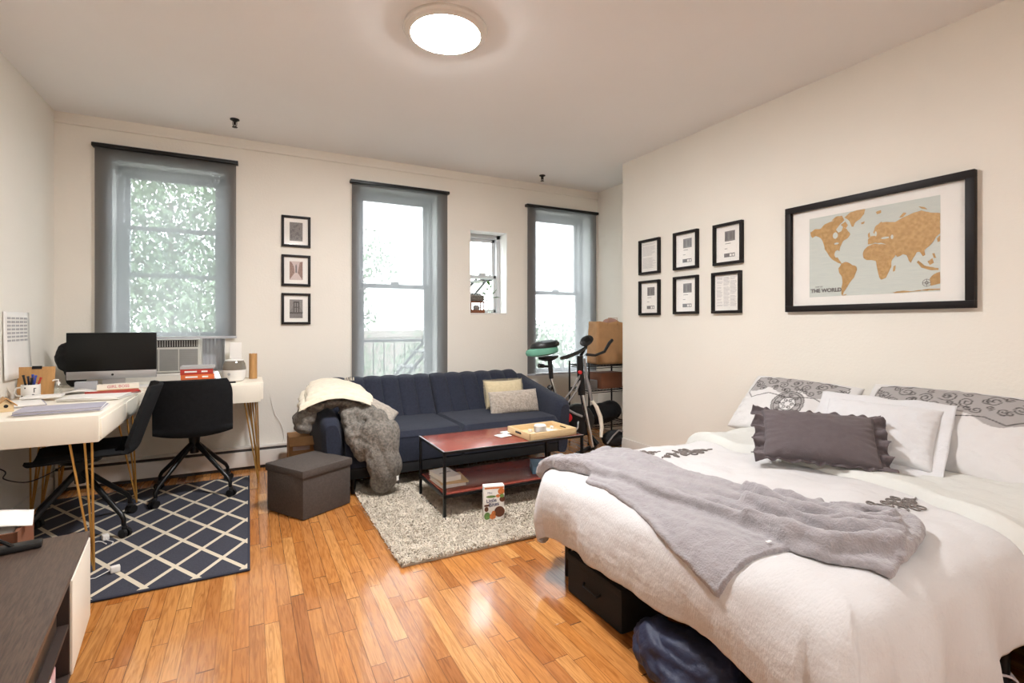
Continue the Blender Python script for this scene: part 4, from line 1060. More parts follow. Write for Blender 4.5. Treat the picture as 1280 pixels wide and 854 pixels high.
# ================================================================== COFFEE TABLE AND WHAT IS ON IT
ct = thing('coffee_table', 'red cherry topped coffee table with a black metal frame and lower shelf', 'coffee table', (1.645, 3.295, .012))
hx, hy = .545, .262
m = MB(); m.b2((-hx+.012, -hy+.012, .428), (hx-.012, hy-.012, .438), .002); m.build('tabletop', M['cherry'], ct)
m = MB(); m.b2((-hx+.016, -hy+.016, .150), (hx-.016, hy-.016, .162), .002); m.build('shelf', M['cherry'], ct)
m = MB(); q = .018
for z0_ in (.420, .140):
    m.b2((-hx, -hy, z0_), (hx, -hy+q*.7, z0_+q), .002); m.b2((-hx, hy-q*.7, z0_), (hx, hy, z0_+q), .002)
    m.b2((-hx, -hy, z0_), (-hx+q*.7, hy, z0_+q), .002); m.b2((hx-q*.7, -hy, z0_), (hx, hy, z0_+q), .002)
for x in (-hx, hx-q): m.b2((x, -hy, 0), (x+q, hy, q*.8), .002)
m.build('frame', M['blackm'], ct)
m = MB(); m.b2((-hx-.001, -hy-.001, .437), (-hx+.010, hy+.001, .4395)); m.b2((-hx, -hy-.001, .437), (hx, -hy+.004, .4395)); m.build('edge_reflection', M['silver'], ct)  # silver strips stand in for the whitish reflection along the table edge
for x in (-hx, hx-q):
    for y in (-hy, hy-q):
        m = MB(); m.b2((x, y, 0), (x+q, y+q, .435), .002); m.build('leg', M['blackm'], ct)
for x in (-hx, hx-q):
    m = MB(); 
    for i in range(6): m.lathe([(.011, 0), (.011, .006), (.006, .01)], (x+q/2, -hy+.04+i*.09, -.002), 10)
CTZ = .012+.439
tr = thing('serving_tray', 'pale wooden serving tray with cut-out handles at the right end of the coffee table', 'tray', (1.93, 3.20, CTZ+.002), math.radians(3))
tw, tl, thh = .205, .155, .05
m = MB(); m.b2((-tw, -tl, 0), (tw, tl, .008), .001); m.b2((-tw, tl-.01, 0), (tw, tl, thh), .002); m.b2((-tw, -tl, 0), (tw, -tl+.01, thh), .002)
m.b2((-tw, -tl, 0), (-tw+.01, tl, thh), .002); m.b2((tw-.01, -tl, 0), (tw, tl, thh), .002); m.build('tray_body', M['tray'], tr)
for sg, (x, y, a) in enumerate(((-tw-.0005, 0, 0), (tw-.0095, 0, 0))):
    m = MB(); m.box((x+.005, y, .030), (.0115, .085, .018), .0055); m.build('handle_slot', M['black'], tr)
tzz = CTZ+.011
bw = thing('glass_ashtray', 'thick round clear glass dish in the wooden tray', 'dish', (1.925, 3.215, tzz))
m = MB(); m.lathe([(.0001, 0), (.040, 0), (.046, .008), (.048, .045), (.042, .045), (.036, .014), (.0001, .012)], seg=32); m.build('dish', M['silver'], bw)
m = MB(); m.lathe([(.043, .044), (.046, .050), (.040, .056), (.0001, .054)], seg=32); m.build('lid', M['whitep'], bw)
for i, (x, y, w_, l_, r_, lab) in enumerate(((1.84, 3.17, .09, .06, .3, 'white card lying at the left end of the wooden tray'), (1.90, 3.12, .10, .05, -.2, 'white slip of paper in front of the glass dish in the tray'), (2.02, 3.23, .08, .10, .5, 'white folded card right of the glass dish in the tray'), (1.98, 3.14, .06, .06, .8, 'small white square card at the front of the tray'))):
    lay('card', lab, 'card', (x, y, tzz+.0005*i), r_, (w_, l_, .004), M['paper'])
for i in range(3):
    m = MB(); m.lathe([(.0001, 0), (.016, 0), (.016, .014), (.0001, .014)], seg=20); o = m.build('tea_light', M['whitep']); place(o, ((1.86, 2.0, 2.07)[i], (3.25, 3.17, 3.28)[i], tzz+.006)); tag(o, ('small white tea light left of the glass dish in the tray', 'small white tea light in the middle front of the tray', 'small white tea light by the far right corner of the tray')[i], 'candle', 'tea lights in the tray')
lay('coaster', 'white square coaster on the coffee table in front of the tray', 'coaster', (1.64, 3.265, CTZ+.002), math.radians(12), (.10, .085, .005), M['paper'])
lay('coaster', 'white square coaster half hidden behind the tray corner', 'coaster', (1.72, 3.345, CTZ+.002), math.radians(5), (.09, .08, .005), M['paper'])
SHZ = .012+.1625
z = SHZ
for i, (w_, l_, t_, x, y, a, mm, lab) in enumerate(((.17, .24, .022, 1.215, 3.275, .05, M['paper'], 'thick white paperback at the bottom of the pile on the lower shelf'), (.19, .22, .010, 1.235, 3.262, -.10, M['creampap'] if 'creampap' in M else M['tray'], 'thin beige book in the middle of the lower shelf pile'), (.14, .22, .032, 1.20, 3.29, .10, M['paper'], 'thick white book with dark title on top of the lower shelf pile'))):
    r = book(w_, l_, t_, mm, lab, (x, y, z+.0005), a, 'books on the lower shelf of the coffee table'); z += t_+.001
    if i == 2:
        lettering('my story', .026, M['ink2'], r, T(.0, .0, t_+.0004) @ rot(0, 0, .2), bold=.0004)
M['boxwhite'] = M['paper']
gb = thing('board_game_box', 'light blue game box with a grey oval picture on the lower shelf', 'box', (1.985, 3.20, SHZ+.001), math.radians(-24))
M['skyblue'] = mat('pale_blue_print', srgb(120, 160, 190), .5, var=.12, vscale=25)
M['skyblue2'] = mat('pale_grey_blue_print', srgb(178, 190, 196), .5, var=.08, vscale=30)
m = MB(); m.b2((-.125, -.10, 0), (.125, .10, .055), .002); m.build('box', M['skyblue2'], gb)
m = MB(); m.b2((-.127, -.102, .0), (-.08, .102, .056), .001); m.b2((-.127, -.102, .046), (.127, .102, .0565), .001); m.build('blue_edge', M['skyblue'], gb)
m = MB(); m.lathe([(.0001, 0), (.026, 0), (.026, .0016), (.0001, .0016)], seg=24, sx=1, sy=.6, X=T(-.01, -.1005, .026) @ rot(PI/2)); m.lathe([(.0001, 0), (.03, 0), (.03, .0016), (.0001, .0016)], seg=24, sx=1, sy=.7, X=T(.0, 0, .0562)); m.build('oval_picture', M['ink'], gb)
m = MB(); m.b2((.04, -.1015, .012), (.10, -.0995, .020)); m.b2((.04, -.1015, .028), (.085, -.0995, .034)); m.build('printed_lines', M['paper'], gb)

# snack carton on the shag rug
sn = thing('snack_box', 'white brown and green snack carton reading Little Bites on the shag rug', 'snack box', (1.385, 2.895, .026), math.radians(-14))
bw_, bd_, bh_ = .132, .055, .215
m = MB(); m.b2((-bw_/2, -bd_/2, 0), (bw_/2, bd_/2, bh_), .002); m.build('carton', M['paper'], sn)
yf_ = -bd_/2-.0006
M['choc'] = mat('printed_chocolate', srgb(96, 52, 30), .5, var=.15, vscale=80)
M['pgreen'] = mat('printed_leaf_green', srgb(104, 138, 72), .5, var=.25, vscale=90)
M['por'] = mat('printed_orange', srgb(206, 120, 62), .5, var=.15, vscale=70)
M['pblue'] = mat('printed_dark_blue', srgb(52, 52, 92), .5)
def disc(m, x, z, r_, mi, ry=None, y=yf_):
    m.add([(x+r_*math.cos(a*PI/12), y, z+(ry or r_)*math.sin(a*PI/12)) for a in range(24)], [list(range(24))], mi)
m = MB()
m.add([(-bw_/2+.004, yf_, bh_-.018), (bw_/2-.004, yf_, bh_-.018), (bw_/2-.004, yf_, bh_-.008), (-bw_/2+.004, yf_, bh_-.008)], [[0, 1, 2, 3]], 1)
disc(m, .045, .178, .021, 1); disc(m, .052, .128, .018, 0); disc(m, .025, .15, .014, 1, .010, yf_-.0001); disc(m, -.02, .148, .032, 2, .008); disc(m, .05, .15, .014, 2, .012, yf_-.0002)
disc(m, .034, .050, .034, 0, .034, yf_-.0002); disc(m, -.045, .026, .020, 2, .024); disc(m, -.05, .07, .013, 0, .016, yf_-.0001); disc(m, -.01, .022, .020, 1, .020, yf_-.0001); disc(m, -.004, .04, .014, 1, .018, yf_-.0002)
m.add([(-.064, yf_, .086), (-.03, yf_, .088), (-.03, yf_, .10), (-.064, yf_, .098)], [[0, 1, 2, 3]], 0)
m.add([(.012, yf_-.0003, .006), (.056, yf_-.0003, .006), (.056, yf_-.0003, .014), (.012, yf_-.0003, .014)], [[0, 1, 2, 3]], 3)
m.build('printed_pictures', [M['choc'], M['por'], M['pgreen'], M['mount']], sn)
lettering('Little', .032, M['pblue'], sn, T(-.018, yf_-.0004, .122) @ rot(PI/2, math.radians(-6)), depth=.0002, bold=.0006)
lettering('Bites', .034, M['pblue'], sn, T(-.002, yf_-.0004, .097) @ rot(PI/2, math.radians(-8)), depth=.0002, bold=.0006)
lettering('Mini', .018, M['pblue'], sn, T(-.028, yf_-.0004, .172) @ rot(PI/2), depth=.0002)

# ================================================================== WINDOW SILL THINGS
ws = thing('small_wooden_stool', 'tiny dark wooden stand with a grey cushion on the narrow window sill', 'ornament', (2.215, 5.075, 1.3885), 0)
m = MB()
for x in (-.075, .075):
    for y in (-.045, .045): m.b2((x-.006, y-.006, 0), (x+.006, y+.006, .13), .001)
m.b2((-.085, -.05, .0), (.085, .05, .035), .002); m.b2((-.085, -.05, .115), (.085, .05, .13), .003); m.build('stand', M['cardd'], ws)
m = MB(); m.box((0, 0, .165), (.165, .10, .07), .016); m.build('cushion', M['duvet'], ws)
m = MB(); m.lathe([(.0001, 0), (.03, 0), (.04, .02), (.03, .045), (.02, .05), (.0001, .05)], (0, -.01, .038), 16); m.build('grey_bowl', M['inkg'], ws)
pl = thing('potted_plant', 'slender green plant in a clear glass jar on the narrow window sill', 'plant', (2.375, 5.055, 1.3885))
m = MB(); m.lathe([(.0001, 0), (.030, 0), (.034, .02), (.028, .07), (.018, .085), (.016, .085), (.025, .07), (.030, .02), (.0001, .004)], seg=24); m.build('jar', M['fglass'], pl)
m = MB(); m.tube([(0, 0, .01), (.002, 0, .12), (-.01, 0, .2), (.0, 0, .26)], .0022, 6); m.tube([(0, 0, .05), (-.02, -.01, .15), (-.045, -.015, .19)], .0018, 6); m.tube([(0, 0, .05), (.02, .0, .15), (.04, -.0, .21)], .0018, 6); m.build('stem', M['leafd'], pl)
m = MB()
def leaf(m, base, d, l_, w_, mi=0):
    d = Vector(d).normalized(); s_ = d.cross(Vector((0, .3, 1))).normalized(); b = Vector(base); n = s_.cross(d)
    vs = []
    for i, (t_, ww) in enumerate(((0, .05), (.25, .7), (.55, 1), (.8, .6), (1, .02))):
        c = b+d*l_*t_-Vector((0, 0, 1))*l_*.25*t_*t_; vs += [c-s_*w_*ww*.5+n*.002, c, c+s_*w_*ww*.5+n*.002]
    m.add(vs, [[i*3+k, i*3+k+1, i*3+k+4, i*3+k+3] for i in range(4) for k in range(2)], mi)
for b, d in (((0, 0, .26), (.3, -.1, 1)), ((0, 0, .25), (-1, -.2, .6)), ((-.006, 0, .2), (1, -.1, .7)), ((-.045, -.015, .19), (-.8, 0, .8)), ((-.03, -.01, .16), (-.6, -.6, .1)), ((.04, 0, .21), (.6, 0, 1)), ((.03, 0, .17), (1, -.3, .3)), ((.002, 0, .13), (-1, .2, .5)), ((0, 0, .30), (-.5, -.2, 1)), ((.0, 0, .1), (-.9, -.2, .4))):
    leaf(m, b, d, .095, .040)
m.build('leaves', M['leafd'], pl)

# ================================================================== EXERCISE BIKE
bk = thing('exercise_bike', 'folding exercise bike with a green and black padded saddle by the alcove', 'exercise bike', (2.92, 4.2, 0))
def W(p): return (p[0]-2.92, p[1]-4.2, p[2])
def wt(pts, r, seg=12, mb=None): m = mb or MB(); m.tube([W(p) for p in pts], r, seg); return m
# saddle stack
m = MB(); X_ = T(*W((2.70, 4.47, .985))) @ rot(0, math.radians(-7), math.radians(-14))
m.lathe([(.0001, -.042), (.12, -.042), (.168, -.026), (.176, .0), (.165, .026), (.11, .042), (.0001, .042)], seg=40, X=X_, sx=1, sy=.72); m.build('green_cushion', M['foamgreen'], bk)
m = MB(); m.lathe([(.0001, -.036), (.12, -.036), (.158, -.018), (.160, .008), (.14, .034), (.07, .050), (.0001, .052)], seg=40, X=T(*W((2.735, 4.475, 1.045))) @ rot(0, math.radians(-9), math.radians(-14)), sx=1, sy=.72); m.build('black_cushion', M['black'], bk)
m = MB(); m.lathe([(.0001, -.03), (.05, -.03), (.105, -.005), (.11, .018), (.0001, .024)], seg=30, X=T(*W((2.765, 4.45, .915))) @ rot(0, math.radians(-5), math.radians(-20)), sx=1, sy=.62); m.build('saddle', M['black'], bk)
wt([(2.775, 4.44, .90), (2.785, 4.435, .78)], .024).build('saddle_clamp', M['black'], bk)
m = wt([(2.66, 4.44, .835), (2.80, 4.43, .825)], .013); m.tube([W(p) for p in ((2.64, 4.44, .84), (2.70, 4.44, .835))], .022, 12); m.build('adjuster_knob', M['black'], bk)
wt([(2.78, 4.44, .83), (2.79, 4.43, .70)], .023).build('seat_post_sleeve', M['blackm'], bk)
wt([(2.788, 4.432, .71), (2.84, 4.38, .42)], .016).build('seat_post', M['chrome'], bk)
m = wt([(2.765, 4.40, .62), (2.745, 4.40, .60)], .03); m.build('height_knob', M['black'], bk)
wt([(2.83, 4.39, .46), (2.96, 4.22, .28), (3.10, 4.05, .06)], .022).build('rear_frame_tube', M['blackm'], bk)
wt([(2.93, 4.12, .95), (2.935, 4.12, .80), (2.945, 4.11, .56)], [.03, .034, .036]).build('handlebar_stem', M['blackm'], bk)
wt([(2.94, 4.11, .60), (3.02, 4.04, .04)], .024, 16).build('front_tube', M['chrome'], bk)
m = wt([(2.69, 4.10, .935), (2.76, 4.10, .945), (2.90, 4.11, .985), (3.02, 4.14, 1.03)], [.016, .021, .018, .016]); m.build('left_handlebar', M['black'], bk)
m = wt([(3.02, 4.14, .96), (3.12, 4.12, .95), (3.22, 4.10, .985), (3.30, 4.12, 1.07), (3.36, 4.15, 1.10)], [.014, .014, .015, .017, .017]); m.build('right_handlebar', M['black'], bk)
m = wt([(2.95, 4.13, .95), (3.03, 4.15, 1.05)], .016); m.build('console_arm', M['blackm'], bk)
m = MB(); m.lathe([(.0001, -.016), (.05, -.016), (.07, -.006), (.07, .006), (.055, .016), (.0001, .018)], seg=30, X=T(*W((3.02, 4.13, 1.10))) @ rot(math.radians(58), math.radians(-26), 0), sx=1.15, sy=.72); cn = m.build('console', M['black'], bk)
m = MB(); m.b2((-.035, -.022, .016), (.035, .022, .0185), .002, X=T(*W((3.02, 4.13, 1.10))) @ rot(math.radians(58), math.radians(-26), 0)); m.build('display', M['screen'], cn)
m = MB(); m.tube([W(p) for p in ((2.93, 4.10, .78), (2.84, 4.12, .62), (2.75, 4.16, .50))], .010, 8); m.tube([W(p) for p in ((2.945, 4.10, .76), (2.87, 4.10, .60), (2.74, 4.10, .46))], .010, 8)
m.tube([W(p) for p in ((2.73, 4.14, .455), (2.86, 4.10, .38), (2.93, 4.08, .35))], .012, 8); m.build('folded_strut', M['acdark2'] if 'acdark2' in M else M['inkg'], bk)
m = MB(); m.lathe([(.0001, -.035), (.15, -.035), (.165, -.02), (.165, .02), (.15, .035), (.0001, .035)], seg=40, X=T(*W((2.93, 4.16, .30))) @ rot(PI/2, 0, math.radians(-38)) ); m.build('flywheel_housing', M['black'], bk)
m = MB(); m.lathe([(.0001, 0), (.045, 0), (.045, .01), (.0001, .012)], seg=24, X=T(*W((2.80, 4.145, .34))) @ rot(PI/2, 0, math.radians(-30))); m.build('red_reflector', M['brightred'], bk)
m = MB(); m.tube([W(p) for p in ((2.90, 4.10, .30), (2.86, 4.06, .25), (2.80, 4.03, .22))], .011, 8); cr_ = m.build('crank', M['chrome'], bk)
m = MB(); m.box(W((2.77, 4.0, .21)), (.10, .05, .025), .006); m.build('pedal', M['black'], cr_)
m = MB(); m.tube([W(p) for p in ((3.035, 4.05, .50), (3.075, 4.04, .44), (3.115, 4.03, .34), (3.125, 4.02, .24), (3.11, 4.01, .14))], [.014, .020, .022, .020, .015], 12); m.build('white_guard', M['deskw'], bk)
m = MB(); m.tube([W(p) for p in ((2.76, 3.93, .03), (3.12, 4.13, .03))], .022, 12); m.build('front_foot', M['blackm'], bk)
m = MB(); m.tube([W(p) for p in ((3.0, 4.0, .03), (3.22, 4.28, .03))], .022, 12); m.build('rear_foot', M['blackm'], bk)
m = MB(); m.lathe([(.0001, 0), (.02, 0), (.018, .02), (.0001, .022)], seg=16, X=T(*W((2.90, 4.085, .79))) @ rot(PI/2)); m.build('red_knob', M['brightred'], bk)
m = MB(); m.tube([W(p) for p in ((2.985, 4.12, .92), (3.0, 4.10, .72), (3.03, 4.09, .60), (3.05, 4.09, .50))], [.012, .016, .02, .014], 10); m.build('hanging_strap', M['inkg'], bk)

# ================================================================== ALCOVE RACK
rk = thing('metal_shelf_rack', 'black wire shelf rack in the alcove carrying a brown paper bag', 'shelf', (3.44, 4.45, 0))
for x in (-.28, .31):
    for y in (-.17, .19):
        m = MB(); m.tube([(x, y, 0), (x, y, .86)], .010, 10); m.lathe([(.014, .0), (.016, .015), (.010, .02)], (x, y, 0), 12); m.build('post', M['blackm'], rk)
for z_ in (.82, .56, .18):
    m = MB()
    m.tube([(-.28, -.17, z_), (.31, -.17, z_), (.31, .19, z_), (-.28, .19, z_)], .006, 8, closed=True)
    m.tube([(-.28, -.17, z_-.02), (.31, -.17, z_-.02), (.31, .19, z_-.02), (-.28, .19, z_-.02)], .004, 8, closed=True)
    for i in range(14): x = -.26+i*.0415; m.tube([(x, -.17, z_+.004), (x, .19, z_+.004)], .0025, 6)
    m.build('shelf', M['blackm'], rk)
bg = thing('paper_bag', 'tall brown kraft paper bag on top of the alcove rack', 'paper bag', (3.52, 4.42, .835), math.radians(-8))
m = MB()
def bagf(u, v):
    per = u*4; s_ = per % 1; k_ = int(per) % 4
    a, b = .20, .11
    x, y = [(-a+2*a*s_, -b), (a, -b+2*b*s_), (a-2*a*s_, b), (-a, b-2*b*s_)][k_]
    x *= 1-.05*v+.02*math.sin(v*5); y *= 1-.15*v
    return (x+.004*nz(x*20, y*20, v*8), y+.006*nz(x*16, v*9, y*9), v*.455+(.008*math.sin(x*30) if v > .98 else 0))
m.grid(48, 16, bagf); m.b2((-.19, -.10, 0), (.19, .10, .003)); o = m.build('bag_body', M['card'], bg); o.modifiers.new('s', 'SOLIDIFY').thickness = .0015
m = MB(); m.tube([(-.06, -.10, .42), (-.055, -.105, .50), (.055, -.105, .50), (.06, -.10, .42)], .003, 6); m.build('handle', M['card'], bg)
M['dustypink'] = mat('dusty_pink_cloth', srgb(176, 136, 122), .9, var=.1, vscale=12)
pm = MB(); ell(pm, (0, 0, 0), (.10, .07, .05)); ell(pm, (.06, .02, -.02), (.08, .06, .05)); o = remeshed(pm, 'folded_scarf', M['dustypink'], .008, disp=lambda p, n: .006*nz(p.x*20, p.y*20, p.z*20)); place(o, (3.56, 4.42, 1.285)); tag(o, 'dusty pink cloth bundled in the top of the brown paper bag', 'scarf')
ob = lay('orange_shoe_box', 'flat orange brown box on the middle shelf of the alcove rack', 'box', (3.50, 4.43, .568), .05, (.30, .20, .17), M['cardd'], bev=.003)
ob = lay('grey_case', 'low grey case beside the orange brown box on the alcove rack', 'case', (3.25, 4.43, .568), 0, (.12, .20, .10), M['inkg'], bev=.01)
db = MB(); ell(db, (0, 0, .10), (.24, .13, .11)); ell(db, (-.08, .0, .09), (.17, .13, .11)); ell(db, (.10, 0, .12), (.14, .11, .11))
o = remeshed(db, 'duffel_bag', M['blackfab'], .01, disp=lambda p, n: .010*nz(p.x*12, p.y*12, p.z*12)); place(o, (3.46, 4.44, .186)); tag(o, 'black soft bag on the lowest shelf of the alcove rack', 'bag')
db = MB(); ell(db, (0, 0, .09), (.15, .10, .085)); ell(db, (.07, .02, .08), (.10, .09, .075))
o = remeshed(db, 'backpack', M['blackfab'], .01, disp=lambda p, n: .010*nz(p.x*12, p.y*12, p.z*12)); place(o, (3.32, 4.06, .01)); tag(o, 'black backpack with a pale strap lying on the floor behind the bike', 'backpack')
m = MB(); m.tube([(-.14, -.06, .06), (-.09, -.09, .14), (-.03, -.10, .19), (.03, -.09, .17)], .008, 8); m.build('strap', M['inkg'], o)
# ================================================================== BED
BX0, BX1, BY0, BY1, BZT = 1.46, 3.30, .82, 2.13, .555
bf = thing('bed_frame', 'low black metal bed frame under the white comforter', 'bed frame', (2.33, 1.45, 0))
m = MB(); m.b2((-.93, -.74, .20), (.99, .70, .225), .004); m.build('platform', M['blackm'], bf)
for x in (-.90, 0, .95):
    for y in (-.70, .66):
        m = MB(); m.tube([(x, y, 0), (x, y, .20)], .018, 12); m.build('leg', M['blackm'], bf)
mt = MB(); mt.box((2.36, 1.45, .36), (1.90, 1.46, .26), .06, seg=4); o = mt.build('mattress', M['white']); tag(o, 'white mattress hidden under the comforter', 'mattress')
def bin_(x, y, w_, l_, label):
    r = thing('storage_bin', label, 'storage bin', (x, y, .002), 0, 'black fabric storage bins under the bed')
    m = MB(); m.b2((-w_/2, -l_/2, 0), (w_/2, l_/2, .17), .012); m.build('bin_body', M['blackfab'], r)
    m = MB(); m.b2((-w_/2-.004, -l_/2-.004, .15), (w_/2+.004, l_/2+.004, .185), .008); m.build('lid', M['blackfab'], r)
    m = MB(); m.tube([(-w_/2-.001, -.06, .10), (-w_/2-.015, -.05, .09), (-w_/2-.015, .05, .09), (-w_/2-.001, .06, .10)], .006, 6); m.build('handle', M['blackfab'], r)
bin_(1.65, 1.79, .62, .39, 'black fabric storage bin under the foot of the bed, farthest from the camera')
bin_(1.75, 1.05, .62, .46, 'black fabric storage bin under the foot of the bed, behind the navy bag')
nb_ = MB(); ell(nb_, (0, 0, .09), (.10, .19, .09)); ell(nb_, (.03, -.08, .10), (.10, .16, .09)); ell(nb_, (.02, .10, .07), (.09, .12, .07)); ell(nb_, (-.03, -.02, .06), (.09, .17, .06))
o = remeshed(nb_, 'nylon_bag', M['navyn'], .009, disp=lambda p, n: .014*(abs(nz(p.x*9, p.y*7, p.z*12))*2-.4)); place(o, (1.345, 1.30, .004)); tag(o, 'crumpled navy nylon bag pushed under the foot of the bed', 'bag')

def sm(a, b, x): t_ = min(1, max(0, (x-a)/(b-a))); return t_*t_*(3-2*t_)
RB = .11
def com(s, t, lay=0):
    """point on the draped bedding: (s,t) are cloth coordinates that equal room x,y on top of the bed"""
    qx = max(s, BX0); qy = min(max(t, BY0), BY1); dx, dy = s-qx, t-qy; d = math.hypot(dx, dy)
    top = BZT+.022*nz(s*2.1, t*2.1)+.010*nz(s*5, t*5, 3)+.0018*nz(s*18, t*9, 7)+.02*sm(2.2, 3.2, s)*0
    if d < 1e-6:
        return Vector((s, t, top))
    nx, ny = dx/d, dy/d
    am = math.radians(79); a = RB*am
    if d < a: r = RB*math.sin(d/RB); h_ = RB*(1-math.cos(d/RB))
    else: r = RB*math.sin(am)+(d-a)*math.cos(am); h_ = RB*(1-math.cos(am))+(d-a)*math.sin(am)
    # soft folds that grow towards the hem; per = position along the edge
    ang_ = math.atan2(ny, nx)
    per = (qy if abs(nx) > .999 else 0)+(qx if abs(ny) > .999 else 0)+.30*ang_*(1 if (abs(nx) < .999 and abs(ny) < .999) else 0)
    g = sm(.05, .45, d)
    side = abs(ny) > .72 and dy < 0
    fr_ = 8.5 if side else 4.2
    amp = .030 if side else .020
    if not (abs(nx) > .999 or abs(ny) > .999): amp = .030; fr_ = 7
    f = amp*g*math.sin(per*fr_*2+2.2*nz(per*1.7, d*1.2, 2))+.006*g*nz(per*16, d*5, 4)
    puff = .055*math.sin(min(1, d/.42)*PI)*(1 if not side else .6)
    wr = .0014*nz(per*14, d*34, 6)*sm(.02, .15, d)
    r += f+puff+wr
    z = top-h_
    z = max(z, .012+.02*abs(nz(s*9, t*9)))
    return Vector((qx+nx*r, qy+ny*r, z))
def cn(s, t):
    e = .004; a = com(s+e, t)-com(s-e, t); b = com(s, t+e)-com(s, t-e); return a.cross(b).normalized()
def cs(s, t, off): return com(s, t)+cn(s, t)*off
def comp(u, v):
    # u: foot -> head, v: near side -> far side
    Lf = .37+.06*sm(1.5, 2.13, BY0+(BY1-BY0)*v)
    Ln = .40+.16*sm(2.25, 1.6, BX0+(3.22-BX0)*u) if False else .385
    s = BX0-Lf+(3.22-BX0+Lf)*u
    Ln = .37+.15*sm(2.35, 1.75, s)
    Lfar = .40
    t = BY0-Ln+(BY1-BY0+Ln+Lfar)*v
    qy = min(max(t, BY0), BY1)
    if s < BX0 and t != qy:      # the corners of the comforter are rounded
        a = (BX0-s)/Lf; b = abs(t-qy)/(Lfar if t > BY1 else Ln); k = max(a, b)/max(1e-6, (a**3.4+b**3.4)**(1/3.4)); s = BX0-(BX0-s)*k; t = qy+(t-qy)*k
    return com(s, t)
m = MB(); m.grid(250, 220, comp)
M['comf'] = mat('white_gauze_comforter', srgb(202, 199, 198), .9, bump=.22, bscale=70, var=.006, vscale=9, sheen=.1, stretch=(1, 2.2, 1))
cf = m.build('comforter', M['comf'], ang=180)
cf.modifiers.new('s', 'SOLIDIFY').thickness = .018; cf.modifiers['s'].offset = -1
tag(cf, 'white gauzy comforter with grey scroll embroidery draped over the bed', 'comforter')
M['embro'] = mat('grey_brown_embroidery', srgb(114, 106, 101), .8, var=.15, vscale=60)
def spiral(c, r, turns, a0, sg=1, n=30):
    return [(c[0]+r*(1-i/n*.88)*math.cos(a0+sg*turns*2*PI*i/n), c[1]+r*(1-i/n*.88)*math.sin(a0+sg*turns*2*PI*i/n)) for i in range(n+1)]
def motif(cx, cy, sg, sc=1.0):
    m = MB()
    ring = lambda x, y, r_: [(x+r_*math.cos(i*PI/8), y+r_*math.sin(i*PI/8)) for i in range(17)]
    strokes = [ring(x, y, r_) for x, y, r_ in ((.03, 0, .030), (.085, .012, .026), (.135, .0, .024), (.175, -.016, .018), (.06, .048, .020), (.10, .055, .018), (.06, -.042, .018), (.11, -.045, .018), (-.01, .035, .018), (-.015, -.030, .018))]
    strokes += [spiral((.03, 0), .020, 1.4, 0), spiral((.085, .012), .017, 1.4, 2), spiral((.135, 0), .015, 1.3, 1)]
    wave = [(-.02-i*.012, .016*math.sin(i*.9)-.004*i) for i in range(18)]
    strokes += [wave, [(x, y+.018) for x, y in wave[4:12]], ring(-.10, -.05, .016), ring(-.16, -.035, .013), [(.19, -.02), (.22, -.012), (.245, -.02)]]
    for st in strokes:
        m.tube([cs(cx+x*sc*.9, cy-y*sc*sg, .0035) for x, y in st], .0036*sc, 6)
    m.build('embroidery', M['embro'], cf)
motif(2.22, 1.03, 1, .9); motif(2.12, 2.02, -1, 1.0); motif(1.88, 2.08, -1, .6)

# top sheet / comforter edge folded back towards the pillows
def foldx(t): return 2.44-.10*sm(1.15, .75, t)-.05*sm(.80, .45, t)+.02*math.sin(t*6)
def Pf(u, v):
    t = 2.33-(2.33-.16)*u; x0 = foldx(t); s = x0+(3.24-x0)*v
    return cs(s, t, .0005+.006*v)
def thf(u, v):
    t = 2.33-(2.33-.16)*u
    return .030+.012*math.exp(-((v-.03)/.03)**2)+.006*nz(u*10, v*5)+.008*max(0, math.sin((v*5+.6*nz(u*3, 1))*PI))*math.exp(-v*3)
fs_ = slab(150, 60, Pf, thf, 'folded_sheet', M['sheet'], edge=.012, e2=.05); tag(fs_, 'ivory top sheet folded back across the head half of the bed', 'sheet')

# ---- grey fleece throw
tm = MB()
def lerp_poly(pl, q):
    q = min(max(q, 0), 1)*(len(pl)-1); i = min(int(q), len(pl)-2); f = q-i
    f = f*f*(3-2*f)*.5+f*.5
    return (pl[i][0]+(pl[i+1][0]-pl[i][0])*f, pl[i][1]+(pl[i+1][1]-pl[i][1])*f)
def cloth_patch(mb, upper, lower, th, nu, nv, off=.004):
    def base(u, v):
        a = lerp_poly(upper, u); b = lerp_poly(lower, u); return (a[0]+(b[0]-a[0])*v, a[1]+(b[1]-a[1])*v)
    def top(u, v):
        s, t = base(u, v); e = math.sqrt(max(0, 1-(1-min(1, min(v, 1-v)/.04))**2))*math.sqrt(max(0, 1-(1-min(1, min(u, 1-u)/.02))**2))
        return cs(s, t, off+th(u, v)*e)
    def bot(u, v): s, t = base(u, v); return cs(s, t, off-.008)
    o = len(mb.v); mb.grid(nu, nv, top); mb.grid(nu, nv, bot, flip=True)
    K = (nu+1)*(nv+1)
    ring = [i*(nv+1) for i in range(nu+1)]+[nu*(nv+1)+j for j in range(1, nv+1)]+[i*(nv+1)+nv for i in range(nu-1, -1, -1)]+[j for j in range(nv-1, 0, -1)]
    for i in range(len(ring)):
        a, b = ring[i], ring[(i+1) % len(ring)]; mb.f.append([o+a, o+b, o+b+K, o+a+K]); mb.m.append(0)
up_ = [(1.79, 2.30), (1.86, 2.08), (1.86, 1.78), (1.87, 1.50), (1.90, 1.25), (1.97, 1.06), (2.02, .93), (1.95, .825)]
lo_ = [(1.38, 2.29), (1.42, 2.08), (1.45, 1.80), (1.455, 1.52), (1.50, 1.32), (1.51, 1.12), (1.49, .94), (1.60, .765)]
def ridge(x, c, w_): return math.exp(-((x-c)/w_)**2)
